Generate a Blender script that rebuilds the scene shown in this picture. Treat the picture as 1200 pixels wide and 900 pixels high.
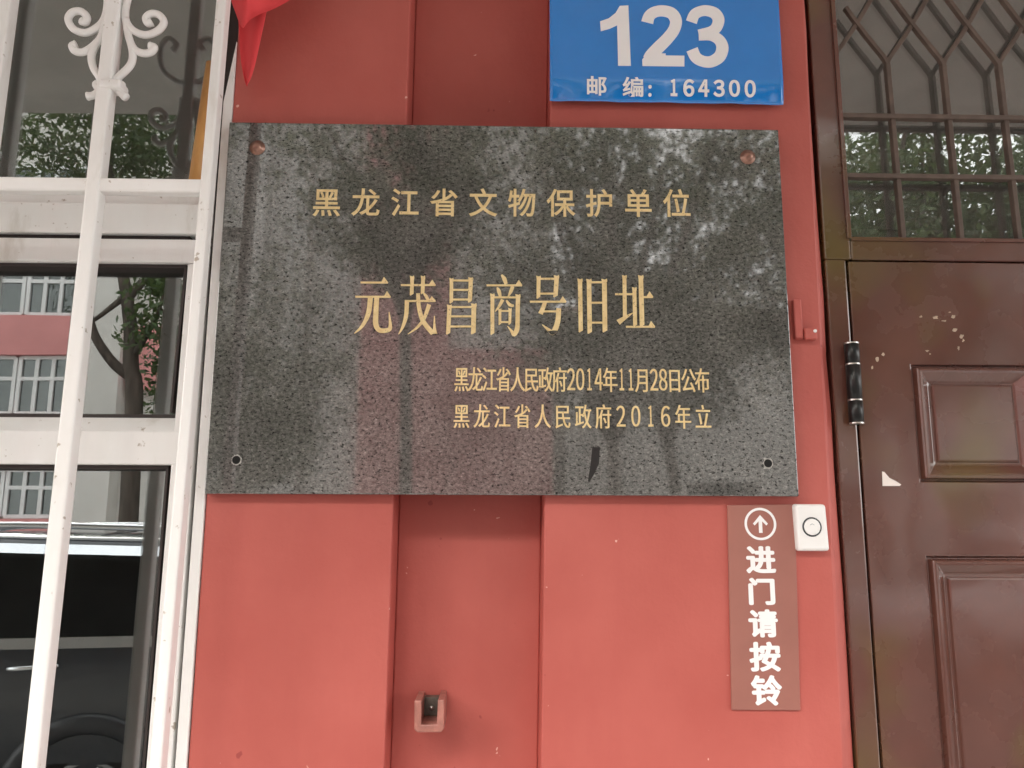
import bpy, bmesh, math, random
from mathutils import Vector, Matrix
from math import radians, sin, cos, pi, sqrt, atan2

for o in list(bpy.data.objects):
    bpy.data.objects.remove(o, do_unlink=True)
S = bpy.context.scene
C = S.collection

# ------------------------------------------------------------------ camera, sky, sun, exposure
CAM = Vector((-0.01446, -1.23728, 1.70702))
RT = Vector((0.9997489, -0.02210783, 0.0036593))
UP = Vector((-0.00736511, -0.16995304, 0.98542464))
FW = Vector((0.02116369, 0.98520414, 0.1700732))
cam_d = bpy.data.cameras.new('camera')
cam = bpy.data.objects.new('camera', cam_d)
C.objects.link(cam)
cam_d.sensor_width = 36.0
cam_d.lens = 950 / 1200 * 36
cam_d.clip_start = 0.02
cam_d.clip_end = 3000
m = Matrix((RT, UP, -FW)).transposed().to_4x4()
m.translation = CAM
cam.matrix_world = m
S.camera = cam

SUN_EL, SUN_AZ = radians(31), radians(212)       # azimuth clockwise from +Y (towards the wall)
w = bpy.data.worlds.new('World')
S.world = w
w.use_nodes = True
wn = w.node_tree.nodes
bg = wn['Background']
sky = wn.new('ShaderNodeTexSky')
sky.sky_type = 'NISHITA'
sky.sun_disc = False
sky.sun_elevation = SUN_EL
sky.sun_rotation = SUN_AZ
sky.air_density = 1.0
sky.dust_density = 10.0
sky.ozone_density = 0.6
# bright overcast: uneven white cloud over the blue
wl = w.node_tree.links
wtc = wn.new('ShaderNodeTexCoord'); wno = wn.new('ShaderNodeTexNoise'); wno.inputs['Scale'].default_value = 3.0; wno.inputs['Detail'].default_value = 6
wmp = wn.new('ShaderNodeMapRange'); wmp.inputs[1].default_value = 0.30; wmp.inputs[2].default_value = 0.62; wmp.inputs[3].default_value = 0.55; wmp.inputs[4].default_value = 0.95
wmx = wn.new('ShaderNodeMix'); wmx.data_type = 'RGBA'
wl.new(wtc.outputs['Generated'], wno.inputs['Vector']); wl.new(wno.outputs['Fac'], wmp.inputs[0]); wl.new(wmp.outputs[0], wmx.inputs[0])
wl.new(sky.outputs[0], wmx.inputs[6]); wmx.inputs[7].default_value = (9.0, 8.9, 8.7, 1)
wl.new(wmx.outputs[2], bg.inputs[0])
bg.inputs[1].default_value = 0.15
sun_d = bpy.data.lights.new('sun', 'SUN')
sun_d.energy = 2.2
sun_d.angle = radians(44)
sun_d.color = (1.0, 0.97, 0.93)
sun = bpy.data.objects.new('sun', sun_d)
C.objects.link(sun)
sd = Vector((sin(SUN_AZ) * cos(SUN_EL), cos(SUN_AZ) * cos(SUN_EL), sin(SUN_EL)))
sun.rotation_euler = sd.to_track_quat('Z', 'Y').to_euler()
sun.location = (0, -5, 14)
S.view_settings.view_transform = 'Standard'
S.view_settings.look = 'None'
S.view_settings.gamma = 1
S.view_settings.exposure = 2.02
S.render.engine = 'CYCLES'
S.cycles.max_bounces = 10
S.cycles.diffuse_bounces = 5
S.cycles.transparent_max_bounces = 12

def at(px, py, Y):
    """the point of the plane y = Y measured at photo pixel (px, py) of 1200 x 900"""
    d = RT * ((px - 600) / 950) + UP * ((450 - py) / 950) + FW
    return CAM + d * ((Y - CAM.y) / d.y)

rnd = random.Random(7)

# ------------------------------------------------------------------ helpers
def tag(o, label=None, cat=None, group=None, kind=None):
    if label: o['label'] = label
    if cat: o['category'] = cat
    if group: o['group'] = group
    if kind: o['kind'] = kind
    return o

def empty(name, loc=(0, 0, 0)):
    o = bpy.data.objects.new(name, None)
    o.empty_display_size = 0.05
    C.objects.link(o)
    o.location = loc
    return o

def link(name, me, mat, parent=None, smooth=False):
    me.name = name
    o = bpy.data.objects.new(name, me)
    C.objects.link(o)
    mats = mat if isinstance(mat, (list, tuple)) else [mat]
    for x in mats: me.materials.append(x)
    if smooth:
        for p in me.polygons: p.use_smooth = True
    if parent is not None:
        o.parent = parent
        o.matrix_parent_inverse = Matrix.Translation(-Vector(parent.location))
    return o

def fin(name, bm, mat, parent=None, smooth=False, bevel=0, seg=2):
    bmesh.ops.recalc_face_normals(bm, faces=bm.faces)
    me = bpy.data.meshes.new(name)
    bm.to_mesh(me); bm.free()
    o = link(name, me, mat, parent, smooth)
    if bevel:
        b = o.modifiers.new('bevel', 'BEVEL')
        b.width = bevel; b.segments = seg; b.limit_method = 'ANGLE'; b.angle_limit = radians(40)
    return o

def hexa(bm, p, mi=0):
    """eight corners: bottom ring 4 then top ring 4"""
    v = [bm.verts.new(q) for q in p]
    for f in ((0, 1, 2, 3), (4, 7, 6, 5), (0, 4, 5, 1), (1, 5, 6, 2), (2, 6, 7, 3), (3, 7, 4, 0)):
        fc = bm.faces.new([v[i] for i in f]); fc.material_index = mi

def box(bm, x0, x1, y0, y1, z0, z1, mi=0):
    hexa(bm, [(x0, y0, z0), (x1, y0, z0), (x1, y1, z0), (x0, y1, z0), (x0, y0, z1), (x1, y0, z1), (x1, y1, z1), (x0, y1, z1)], mi)

def slant(bm, xb0, xb1, xt0, xt1, y0, y1, z0, z1, mi=0):
    """upright bar whose x range differs at bottom and top"""
    hexa(bm, [(xb0, y0, z0), (xb1, y0, z0), (xb1, y1, z0), (xb0, y1, z0), (xt0, y0, z1), (xt1, y0, z1), (xt1, y1, z1), (xt0, y1, z1)], mi)

def plate(bm, pts, y0, y1, mi=0):
    """polygon in x,z with thickness from y0 (front) to y1"""
    a = [bm.verts.new((x, y0, z)) for x, z in pts]
    b = [bm.verts.new((x, y1, z)) for x, z in pts]
    bm.faces.new(a).material_index = mi
    bm.faces.new(list(reversed(b))).material_index = mi
    n = len(pts)
    for i in range(n):
        j = (i + 1) % n
        bm.faces.new((a[j], a[i], b[i], b[j])).material_index = mi

def smooth_path(pts, n=8):
    P = [Vector(p) for p in pts]
    out = []
    for i in range(len(P) - 1):
        p0 = P[max(i - 1, 0)]; p1 = P[i]; p2 = P[i + 1]; p3 = P[min(i + 2, len(P) - 1)]
        for k in range(n):
            t = k / n
            out.append(0.5 * ((2 * p1) + (p2 - p0) * t + (2 * p0 - 5 * p1 + 4 * p2 - p3) * t * t + (3 * p1 - p0 - 3 * p2 + p3) * t ** 3))
    out.append(P[-1])
    return out

def tube(bm, pts, r, n=10, flat=1.0):
    """tube along points; r a number or a list"""
    P = [Vector(p) for p in pts]
    R = r if isinstance(r, (list, tuple)) else [r] * len(P)
    rings = []
    ref = None
    for i, p in enumerate(P):
        d = (P[min(i + 1, len(P) - 1)] - P[max(i - 1, 0)]).normalized()
        if ref is None:
            ref = Vector((0, 1, 0)) if abs(d.y) < 0.9 else Vector((1, 0, 0))
        a = (ref - d * ref.dot(d)).normalized(); b = d.cross(a); ref = a
        rings.append([bm.verts.new(p + (a * cos(2 * pi * k / n) * flat + b * sin(2 * pi * k / n)) * R[i]) for k in range(n)])
    for q0, q1 in zip(rings, rings[1:]):
        for k in range(n):
            bm.faces.new((q0[k], q0[(k + 1) % n], q1[(k + 1) % n], q1[k]))
    bm.faces.new(list(reversed(rings[0]))); bm.faces.new(rings[-1])

def lathe(bm, c, axis, prof, n=24):
    """profile of (distance along axis, radius) turned round axis through c"""
    ax = Vector(axis).normalized()
    a = ax.orthogonal().normalized(); b = ax.cross(a); c = Vector(c)
    rings = [[bm.verts.new(c + ax * h + (a * cos(2 * pi * k / n) + b * sin(2 * pi * k / n)) * max(r, 1e-5)) for k in range(n)] for h, r in prof]
    for q0, q1 in zip(rings, rings[1:]):
        for k in range(n):
            bm.faces.new((q0[k], q0[(k + 1) % n], q1[(k + 1) % n], q1[k]))
    bm.faces.new(list(reversed(rings[0]))); bm.faces.new(rings[-1])

# ------------------------------------------------------------------ materials
def mat(name):
    mt = bpy.data.materials.new(name)
    mt.use_nodes = True
    nt = mt.node_tree
    return mt, nt, nt.nodes['Principled BSDF']

def nd(nt, typ, **kw):
    n = nt.nodes.new(typ)
    for k, v in kw.items():
        if k.startswith('i_'):
            n.inputs[k[2:].replace('_', ' ')].default_value = v
        else:
            setattr(n, k, v)
    return n

def coords(nt, scale=(1, 1, 1), rot=(0, 0, 0)):
    tc = nd(nt, 'ShaderNodeTexCoord')
    mp = nd(nt, 'ShaderNodeMapping')
    mp.inputs['Scale'].default_value = scale
    mp.inputs['Rotation'].default_value = rot
    nt.links.new(tc.outputs['Object'], mp.inputs['Vector'])
    return mp.outputs[0]

def noise(nt, vec, scale, detail=4, rough=0.55):
    n = nd(nt, 'ShaderNodeTexNoise')
    n.inputs['Scale'].default_value = scale; n.inputs['Detail'].default_value = detail; n.inputs['Roughness'].default_value = rough
    nt.links.new(vec, n.inputs['Vector'])
    return n.outputs['Fac']

def ramp(nt, fac, stops):
    r = nd(nt, 'ShaderNodeValToRGB')
    e = r.color_ramp.elements
    while len(e) < len(stops): e.new(0.5)
    for i, (p, c) in enumerate(stops):
        e[i].position = p
        e[i].color = (c, c, c, 1) if not isinstance(c, (tuple, list)) else (*c, 1)
    nt.links.new(fac, r.inputs[0])
    return r.outputs[0]

def mix(nt, fac, a, b, mode='MIX'):
    x = nd(nt, 'ShaderNodeMix', data_type='RGBA', blend_type=mode)
    for s, v in ((0, fac), (6, a), (7, b)):
        if hasattr(v, 'is_linked'): nt.links.new(v, x.inputs[s])
        elif s == 0: x.inputs[0].default_value = v
        else: x.inputs[s].default_value = (*v, 1)
    return x.outputs[2]

def bump(nt, h, strength, dist, prev=None):
    b = nd(nt, 'ShaderNodeBump')
    b.inputs['Strength'].default_value = strength; b.inputs['Distance'].default_value = dist
    nt.links.new(h, b.inputs['Height'])
    if prev is not None: nt.links.new(prev, b.inputs['Normal'])
    return b.outputs[0]

def simple(name, col, rough=0.5, metal=0.0, var=0.0, vscale=8.0, bmp=0.0, bscale=200.0, coat=0.0, ior=1.5, stops=None):
    mt, nt, b = mat(name)
    b.inputs['Roughness'].default_value = rough; b.inputs['Metallic'].default_value = metal
    b.inputs['IOR'].default_value = ior; b.inputs['Coat Weight'].default_value = coat
    b.inputs['Base Color'].default_value = (*col, 1)
    v = coords(nt)
    if var:
        f = noise(nt, v, vscale, 6)
        lo = tuple(c * (1 - var) for c in col); hi = tuple(min(1, c * (1 + var)) for c in col)
        nt.links.new(ramp(nt, f, [(0.3, lo), (0.7, hi)]), b.inputs['Base Color'])
    if bmp:
        nt.links.new(bump(nt, noise(nt, v, bscale, 3), bmp, 0.001), b.inputs['Normal'])
    return mt

M = {}
# red painted plaster: mottled, fine trowel bump, a few pale chips and dull smears
mt, nt, b = mat('red_paint')
v = coords(nt)
c0 = ramp(nt, noise(nt, v, 5, 6), [(0.3, (0.430, 0.090, 0.072)), (0.7, (0.500, 0.119, 0.097))])
c1 = mix(nt, ramp(nt, noise(nt, coords(nt, (6, 6, 0.9)), 4, 5), [(0.5, 0.0), (0.75, 0.22)]), c0, (0.40, 0.075, 0.065))
c2 = mix(nt, ramp(nt, noise(nt, v, 55, 2), [(0.755, 0.0), (0.775, 1.0)]), c1, (0.72, 0.42, 0.36))
c3 = mix(nt, ramp(nt, noise(nt, v, 38, 2), [(0.235, 0.8), (0.255, 0.0)]), c2, (0.30, 0.05, 0.045))
nt.links.new(c3, b.inputs['Base Color'])
b.inputs['Roughness'].default_value = 0.55
n1 = bump(nt, noise(nt, coords(nt, (9, 9, 5)), 1.0, 4), 0.35, 0.010)
n2 = bump(nt, noise(nt, v, 130, 5, 0.65), 0.45, 0.0010, n1)
nt.links.new(n2, b.inputs['Normal'])
M['red'] = mt

# polished dark granite: grey grains, dark flat pits
mt, nt, b = mat('granite')
v = coords(nt)
g = ramp(nt, noise(nt, coords(nt, (1, 1, 1.4)), 150, 5, 0.85), [(0.36, (0.032, 0.032, 0.031)), (0.47, (0.100, 0.098, 0.092)), (0.56, (0.14, 0.136, 0.128)), (0.68, (0.28, 0.275, 0.26))])
big = ramp(nt, noise(nt, v, 11, 4), [(0.35, 0.78), (0.65, 1.2)])
g = mix(nt, 1.0, g, big, 'MULTIPLY')
pitn = noise(nt, coords(nt, (150, 150, 250), (0, radians(14), 0)), 1.0, 3, 0.7)
pit = ramp(nt, pitn, [(0.385, 1.0), (0.44, 0.0)])
g = mix(nt, pit, g, (0.010, 0.010, 0.009))
nt.links.new(g, b.inputs['Base Color'])
b.inputs['IOR'].default_value = 1.9
nt.links.new(mix(nt, pit, (0.032, 0.032, 0.032), (0.5, 0.5, 0.5)), b.inputs['Roughness'])
nt.links.new(mix(nt, pit, (0.5, 0.5, 0.5), (0.03, 0.03, 0.03)), b.inputs['Specular IOR Level'])
n1 = bump(nt, pitn, 0.03, 0.0001)
n2 = bump(nt, noise(nt, coords(nt, (7, 7, 4)), 1.0, 2), 0.07, 0.0010, n1)
nt.links.new(n2, b.inputs['Normal'])
M['granite'] = mt

# white enamel on window and grille with light grime streaks
mt, nt, b = mat('white_enamel')
f = noise(nt, coords(nt, (14, 14, 4)), 1.0, 7, 0.65)
c = ramp(nt, f, [(0.28, (0.66, 0.64, 0.60)), (0.42, (0.82, 0.815, 0.80)), (0.7, (0.86, 0.86, 0.855))])
spk = ramp(nt, noise(nt, coords(nt), 60, 3), [(0.675, 0.0), (0.73, 0.8)])
c = mix(nt, spk, c, (0.33, 0.27, 0.20))
nt.links.new(c, b.inputs['Base Color'])
b.inputs['Roughness'].default_value = 0.38
nt.links.new(bump(nt, noise(nt, coords(nt), 70, 3), 0.2, 0.0006), b.inputs['Normal'])
M['white'] = mt

# brown gloss door paint, olive patches painted in for blurred foliage reflections
mt, nt, b = mat('brown_paint')
v = coords(nt)
c0 = ramp(nt, noise(nt, v, 7, 6), [(0.3, (0.098, 0.038, 0.028)), (0.7, (0.135, 0.054, 0.040))])
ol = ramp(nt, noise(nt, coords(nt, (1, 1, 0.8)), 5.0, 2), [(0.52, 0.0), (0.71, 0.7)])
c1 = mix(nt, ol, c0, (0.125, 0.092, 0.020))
sc = ramp(nt, noise(nt, v, 34, 5, 0.7), [(0.68, 0.0), (0.74, 0.25)])
c2 = mix(nt, sc, c1, (0.20, 0.13, 0.11))
nt.links.new(c2, b.inputs['Base Color'])
b.inputs['Coat Weight'].default_value = 0.7; b.inputs['Coat Roughness'].default_value = 0.07; b.inputs['Coat IOR'].default_value = 1.6
rr = ramp(nt, noise(nt, v, 11, 5), [(0.3, 0.18), (0.7, 0.36)])
nt.links.new(rr, b.inputs['Roughness'])
n1 = bump(nt, noise(nt, v, 8, 3), 0.2, 0.006)
n2 = bump(nt, noise(nt, v, 120, 3), 0.12, 0.0005, n1)
nt.links.new(n2, b.inputs['Normal']); nt.links.new(bump(nt, noise(nt, v, 6, 2), 0.2, 0.004), b.inputs['Coat Normal'])
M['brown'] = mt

# glass: clear sheet that mirrors the street
def glass(name, ior, tint, dust=0.0):
    mt = bpy.data.materials.new(name); mt.use_nodes = True
    nt = mt.node_tree; nt.nodes.remove(nt.nodes['Principled BSDF'])
    fr = nd(nt, 'ShaderNodeFresnel')
    ge = nd(nt, 'ShaderNodeNewGeometry'); mr = nd(nt, 'ShaderNodeMapRange')      # same mirror strength on both faces of the sheet
    mr.inputs[3].default_value = ior; mr.inputs[4].default_value = 1 / ior
    nt.links.new(ge.outputs['Backfacing'], mr.inputs[0]); nt.links.new(mr.outputs[0], fr.inputs['IOR'])
    tr = nd(nt, 'ShaderNodeBsdfTransparent'); tr.inputs[0].default_value = (*tint, 1)
    gl = nd(nt, 'ShaderNodeBsdfGlossy'); gl.inputs['Roughness'].default_value = 0.0
    gl.inputs[0].default_value = (0.97, 1.0, 0.99, 1)
    nz = noise(nt, coords(nt), 3.2, 2)
    bn = bump(nt, nz, 0.10, 0.0010)
    nt.links.new(bn, gl.inputs['Normal'])
    mx = nd(nt, 'ShaderNodeMixShader')
    nt.links.new(fr.outputs[0], mx.inputs[0]); nt.links.new(tr.outputs[0], mx.inputs[1]); nt.links.new(gl.outputs[0], mx.inputs[2])
    out = mx
    if dust:
        df_ = nd(nt, 'ShaderNodeBsdfDiffuse'); df_.inputs[0].default_value = (0.52, 0.50, 0.46, 1)
        m2 = nd(nt, 'ShaderNodeMixShader')
        nt.links.new(ramp(nt, noise(nt, coords(nt), 5, 5), [(0.3, dust * 0.7), (0.7, dust * 1.3)]), m2.inputs[0])
        nt.links.new(mx.outputs[0], m2.inputs[1]); nt.links.new(df_.outputs[0], m2.inputs[2]); out = m2
    nt.links.new(out.outputs[0], nt.nodes['Material Output'].inputs[0])
    return mt
M['glass_film'] = glass('filmy_glass', 2.4, (0.86, 0.88, 0.87), 0.035)
M['glass_dusty'] = glass('dusty_glass', 2.3, (0.86, 0.88, 0.87), 0.11)
M['glass'] = glass('pane_glass', 2.5, (0.86, 0.88, 0.87))
M['glass_dark'] = glass('far_glass', 1.9, (0.4, 0.45, 0.45))

mt, nt, b = mat('gold_paint')
v = coords(nt)
c = ramp(nt, noise(nt, v, 70, 5), [(0.3, (0.68, 0.51, 0.24)), (0.7, (0.86, 0.69, 0.37))])
c = mix(nt, ramp(nt, noise(nt, v, 320, 3), [(0.62, 0.0), (0.70, 0.75)]), c, (0.26, 0.19, 0.10))     # gilding worn off in flecks
nt.links.new(c, b.inputs['Base Color']); b.inputs['Roughness'].default_value = 0.42
M['gold'] = mt
M['rust'] = simple('copper_bolt', (0.30, 0.17, 0.13), 0.32, metal=0.6, var=0.3, vscale=120)
M['hole'] = simple('hole_dark', (0.006, 0.006, 0.006), 0.9)
M['chip'] = simple('chipped_stone', (0.34, 0.33, 0.31), 0.7, var=0.3, vscale=200)
M['blue'] = simple('blue_enamel', (0.008, 0.215, 0.68), 0.09, var=0.06, vscale=9, bmp=0.4, bscale=26, ior=1.9)
M['sign_white'] = simple('white_film', (0.88, 0.88, 0.89), 0.4)
M['notice'] = simple('brown_notice', (0.34, 0.140, 0.112), 0.32, var=0.08, vscale=10)
M['plastic'] = simple('white_plastic', (0.84, 0.84, 0.83), 0.3)
M['ring'] = simple('grey_ring', (0.10, 0.11, 0.12), 0.25, metal=0.6)
M['black'] = simple('black_steel', (0.012, 0.012, 0.012), 0.3, metal=0.3, var=0.3, vscale=50)
M['steel'] = simple('bare_steel', (0.55, 0.53, 0.50), 0.3, metal=0.9)
M['cloth'] = simple('red_cloth', (0.70, 0.055, 0.062), 0.75, bmp=0.2, bscale=500)
mt, nt, b = mat('pole_wood')
nt.links.new(ramp(nt, noise(nt, coords(nt, (60, 60, 5)), 1.0, 5), [(0.3, (0.40, 0.19, 0.05)), (0.7, (0.58, 0.31, 0.10))]), b.inputs['Base Color'])
b.inputs['Roughness'].default_value = 0.45
M['wood'] = mt
M['guard'] = simple('dusty_brown_paint', (0.105, 0.075, 0.060), 0.55, var=0.25, vscale=30)
M['gasket'] = simple('dark_gasket', (0.030, 0.022, 0.020), 0.6)
M['paper'] = simple('white_paper', (0.80, 0.74, 0.70), 0.8)
M['residue'] = simple('glue_residue', (0.46, 0.36, 0.27), 0.6, var=0.3, vscale=150)
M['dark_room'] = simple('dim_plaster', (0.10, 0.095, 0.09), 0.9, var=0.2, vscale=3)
M['concrete'] = simple('pale_concrete', (0.62, 0.60, 0.56), 0.8, var=0.1, vscale=5, bmp=0.3, bscale=60)
M['asphalt'] = simple('asphalt', (0.055, 0.055, 0.056), 0.85, var=0.2, vscale=20, bmp=0.5, bscale=180)
mt, nt, b = mat('paving')
br = nd(nt, 'ShaderNodeTexBrick')
br.inputs['Scale'].default_value = 3.3; br.inputs['Mortar Size'].default_value = 0.012
br.inputs['Color1'].default_value = (0.46, 0.43, 0.39, 1); br.inputs['Color2'].default_value = (0.40, 0.38, 0.35, 1); br.inputs['Mortar'].default_value = (0.2, 0.19, 0.17, 1)
nt.links.new(coords(nt), br.inputs['Vector'])
nt.links.new(mix(nt, 0.3, br.outputs[0], ramp(nt, noise(nt, coords(nt), 1.4, 6), [(0.3, 0.25), (0.7, 0.6)])), b.inputs['Base Color'])
b.inputs['Roughness'].default_value = 0.8
M['paving'] = mt
M['kerbstone'] = simple('kerbstone', (0.36, 0.35, 0.33), 0.8, var=0.15, vscale=8)
M['earth'] = simple('earth', (0.13, 0.12, 0.09), 0.95, var=0.3, vscale=0.4)
M['far_white'] = simple('far_white_render', (0.62, 0.60, 0.57), 0.8, var=0.1, vscale=0.6)
M['far_pink'] = simple('far_pink_render', (0.66, 0.28, 0.275), 0.8, var=0.12, vscale=0.6)
M['far_frame'] = simple('far_window_frame', (0.72, 0.72, 0.72), 0.5)
M['far_dark'] = simple('far_room', (0.04, 0.045, 0.045), 0.8)
M['car_paint'] = simple('car_paint', (0.034, 0.040, 0.052), 0.08, coat=1.0)
M['car_glass'] = simple('car_glass', (0.006, 0.007, 0.008), 0.03)
M['chrome'] = simple('chrome', (0.8, 0.82, 0.85), 0.12, metal=1.0)
M['rubber'] = simple('tyre_rubber', (0.015, 0.015, 0.015), 0.8)
M['alloy'] = simple('alloy_rim', (0.45, 0.46, 0.48), 0.3, metal=0.9)
M['lamp_red'] = simple('tail_lamp', (0.35, 0.01, 0.01), 0.15)
M['lamp_clear'] = simple('head_lamp', (0.7, 0.72, 0.75), 0.1)
mt, nt, b = mat('bark')
nt.links.new(ramp(nt, noise(nt, coords(nt, (14, 14, 3)), 1.0, 6), [(0.3, (0.035, 0.028, 0.022)), (0.7, (0.11, 0.092, 0.075))]), b.inputs['Base Color'])
b.inputs['Roughness'].default_value = 0.95
M['bark'] = mt
mt, nt, b = mat('leaf')
gi = nd(nt, 'ShaderNodeNewGeometry')
nt.links.new(ramp(nt, gi.outputs['Random Per Island'], [(0.0, (0.032, 0.058, 0.020)), (0.5, (0.050, 0.088, 0.030)), (1.0, (0.095, 0.135, 0.052))]), b.inputs['Base Color'])
b.inputs['Roughness'].default_value = 0.5
tl = nd(nt, 'ShaderNodeBsdfTranslucent'); tl.inputs[0].default_value = (0.11, 0.17, 0.05, 1)
ms = nd(nt, 'ShaderNodeMixShader'); ms.inputs[0].default_value = 0.3
nt.links.new(b.outputs[0], ms.inputs[1]); nt.links.new(tl.outputs[0], ms.inputs[2])
nt.links.new(ms.outputs[0], nt.nodes['Material Output'].inputs[0])
M['leaf'] = mt

# ------------------------------------------------------------------ ground, road, pavement
bm = bmesh.new(); box(bm, -600, 600, -600, 600, -0.5, -0.16); tag(fin('ground', bm, M['earth']), kind='structure')
bm = bmesh.new(); box(bm, -120, 120, -11.0, -2.98, -0.158, -0.12); tag(fin('road', bm, M['asphalt']), kind='structure')
bm = bmesh.new(); box(bm, -120, 120, -2.82, 6.0, -0.155, 0.0); tag(fin('pavement', bm, M['paving']), kind='structure')
bm = bmesh.new(); box(bm, -120, 120, -2.978, -2.822, -0.155, 0.006); tag(fin('kerb', bm, M['kerbstone'], bevel=0.015), kind='structure')
bm = bmesh.new(); box(bm, -120, 120, -11.17, -11.005, -0.155, 0.006); tag(fin('far_kerb', bm, M['kerbstone'], bevel=0.015), kind='structure')
bm = bmesh.new(); box(bm, -120, 120, -19.9, -11.175, -0.155, 0.0); tag(fin('far_pavement', bm, M['paving']), kind='structure')

# ------------------------------------------------------------------ the red wall
WY = 0.02       # front plane of the plaster
def lx(z): return -0.170 + (z - 1.475) * (0.006 / 0.955)      # left edge of the channel
def rx(z): return 0.0584 + (z - 1.475) * (0.0171 / 0.99)      # right edge of the channel
def ex(z): return 0.506 + (z - 1.6) * 0.0105                  # right edge of the wall front
wall = bmesh.new()
z0, z1 = 0.0, 3.775
slant(wall, -0.4550, lx(z0), -0.4512, lx(z1), WY, 0.30, z0, z1)
slant(wall, lx(z0), rx(z0), lx(z1), rx(z1), WY + 0.075, 0.298, z0, z1)
# right block with a splayed plaster edge to the door frame
def rightblock():
    n = 40
    rows = []
    for i in range(n + 1):
        z = z0 + (z1 - z0) * i / n
        j = rnd.uniform(-1, 1) * 0.0012
        rows.append([(rx(z), 0.30, z), (rx(z), WY, z), (ex(z) - 0.004, WY, z), (ex(z) + j, WY + 0.0015, z), (0.5238 + (1.6 - z) * 0.003 + j, WY + 0.016, z), (0.5238 + (1.6 - z) * 0.003 + j, 0.30, z)])
    vs = [[wall.verts.new(p) for p in r] for r in rows]
    for a, b_ in zip(vs, vs[1:]):
        for k in range(6):
            wall.faces.new((a[k], a[(k + 1) % 6], b_[(k + 1) % 6], b_[k]))
    wall.faces.new(vs[0]); wall.faces.new(list(reversed(vs[-1])))
rightblock()
box(wall, 1.66, 6.0, WY, 0.30, z0, z1)                  # beyond the door
box(wall, -6.0, -1.95, WY, 0.30, z0, z1, 1)             # beyond the window, grey tiles
box(wall, -1.949, -0.4555, WY, 0.30, z0, 0.95, 1)       # under the window
box(wall, -1.949, -0.4555, WY, 0.30, 2.95, z1)          # over the window
box(wall, 0.5305, 1.659, WY + 0.002, 0.298, 2.85, z1)   # over the door
box(wall, -6.0, 6.0, WY, 0.30, 3.921, 9.0)              # storey above the canopy
tag(fin('red_wall', wall, [M['red'], M['concrete']], bevel=0.004), 'red painted plaster wall with a sunken vertical channel behind the granite plaque', 'wall')

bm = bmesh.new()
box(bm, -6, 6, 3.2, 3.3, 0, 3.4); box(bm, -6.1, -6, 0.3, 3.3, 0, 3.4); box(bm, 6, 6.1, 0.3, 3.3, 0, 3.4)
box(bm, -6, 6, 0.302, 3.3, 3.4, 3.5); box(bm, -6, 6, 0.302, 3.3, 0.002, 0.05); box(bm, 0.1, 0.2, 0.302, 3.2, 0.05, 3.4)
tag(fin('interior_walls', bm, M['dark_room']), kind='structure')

# canopy over the pavement: darkens the top of the wall and shows grey in the panes
bm = bmesh.new()
box(bm, -6.5, 6.5, -2.6, 0.019, 3.787, 3.92)
cano = fin('canopy', bm, M['concrete'], bevel=0.01)
tag(cano, 'pale concrete canopy slab over the pavement above window and door', 'canopy')

# ------------------------------------------------------------------ window behind the grille
win = tag(empty('window', (-1.2, 0.05, 0.96)), 'white framed casement window left of the red wall, panes mirroring the street', 'window')
SY = 0.015       # front of the frame members
GL = 0.052       # glass
def zz(px, py, Y=0.02): return at(px, py, Y).z
bm = bmesh.new()
ztr0, ztr1 = zz(60, 272, SY), zz(60, 237, SY)            # fixed transom rail
box(bm, -1.94, -0.4755, SY, 0.11, ztr0, ztr1)
box(bm, -1.94, -0.4755, SY + 0.001, 0.11, 2.86, 2.945)    # head
box(bm, -1.94, -0.4755, SY - 0.02, 0.11, 0.955, 1.02)     # sill rail
slant(bm, -0.493, -0.4758, -0.488, -0.4758, SY + 0.004, 0.109, ztr1 + 0.0004, 2.8596)   # right jamb, upper
box(bm, -1.938, -1.88, SY + 0.001, 0.109, 1.0205, 2.8595)
box(bm, -1.2, -1.15, SY + 0.001, 0.109, ztr1 + 0.0003, 2.8595)
fin('frame', bm, M['white'], win, bevel=0.002)
# shadowed ledge strip under the upper pane
bm = bmesh.new(); box(bm, -1.88, -0.494, SY + 0.014, 0.10, ztr1 + 0.0008, zz(60, 225, SY + 0.014)); fin('glazing_bead', bm, M['white'], win, bevel=0.001)
zs1, zs0 = zz(60, 278.5, SY + 0.002), zz(60, 306, SY + 0.002)    # sash head
zm1, zm0 = zz(60, 504, SY + 0.002), zz(60, 544, SY + 0.002)      # sash middle rail
bm = bmesh.new()
box(bm, -1.876, -0.4765, SY + 0.002, 0.10, zs0, zs1)
box(bm, -1.876, -0.4765, SY + 0.003, 0.10, zm0, zm1)
slant(bm, -0.516, -0.4766, -0.5075, -0.4766, SY + 0.004, 0.099, 1.0205, zs0 - 0.0003)
box(bm, -1.12, -1.07, SY + 0.004, 0.099, 1.0205, zs0 - 0.0003)
box(bm, -1.876, -1.83, SY + 0.004, 0.099, 1.0205, zs0 - 0.0003)
sash = fin('sash', bm, M['white'], win, bevel=0.0025)
# bevelled sill of the middle light
bm = bmesh.new()
zb = zz(60, 489, SY + 0.03)
x0_, x1_ = -1.069, -0.5125
hexa(bm, [(x0_, SY + 0.004, zm1 - 0.0002), (x1_ + 0.006, SY + 0.004, zm1 - 0.0002), (x1_ + 0.006, 0.09, zm1 - 0.0002), (x0_, 0.09, zm1 - 0.0002),
          (x0_, SY + 0.030, zb), (x1_ - 0.001, SY + 0.030, zb), (x1_ - 0.001, 0.09, zb), (x0_, 0.09, zb)])
fin('glazing_bead', bm, M['white'], win, bevel=0.001)
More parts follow.
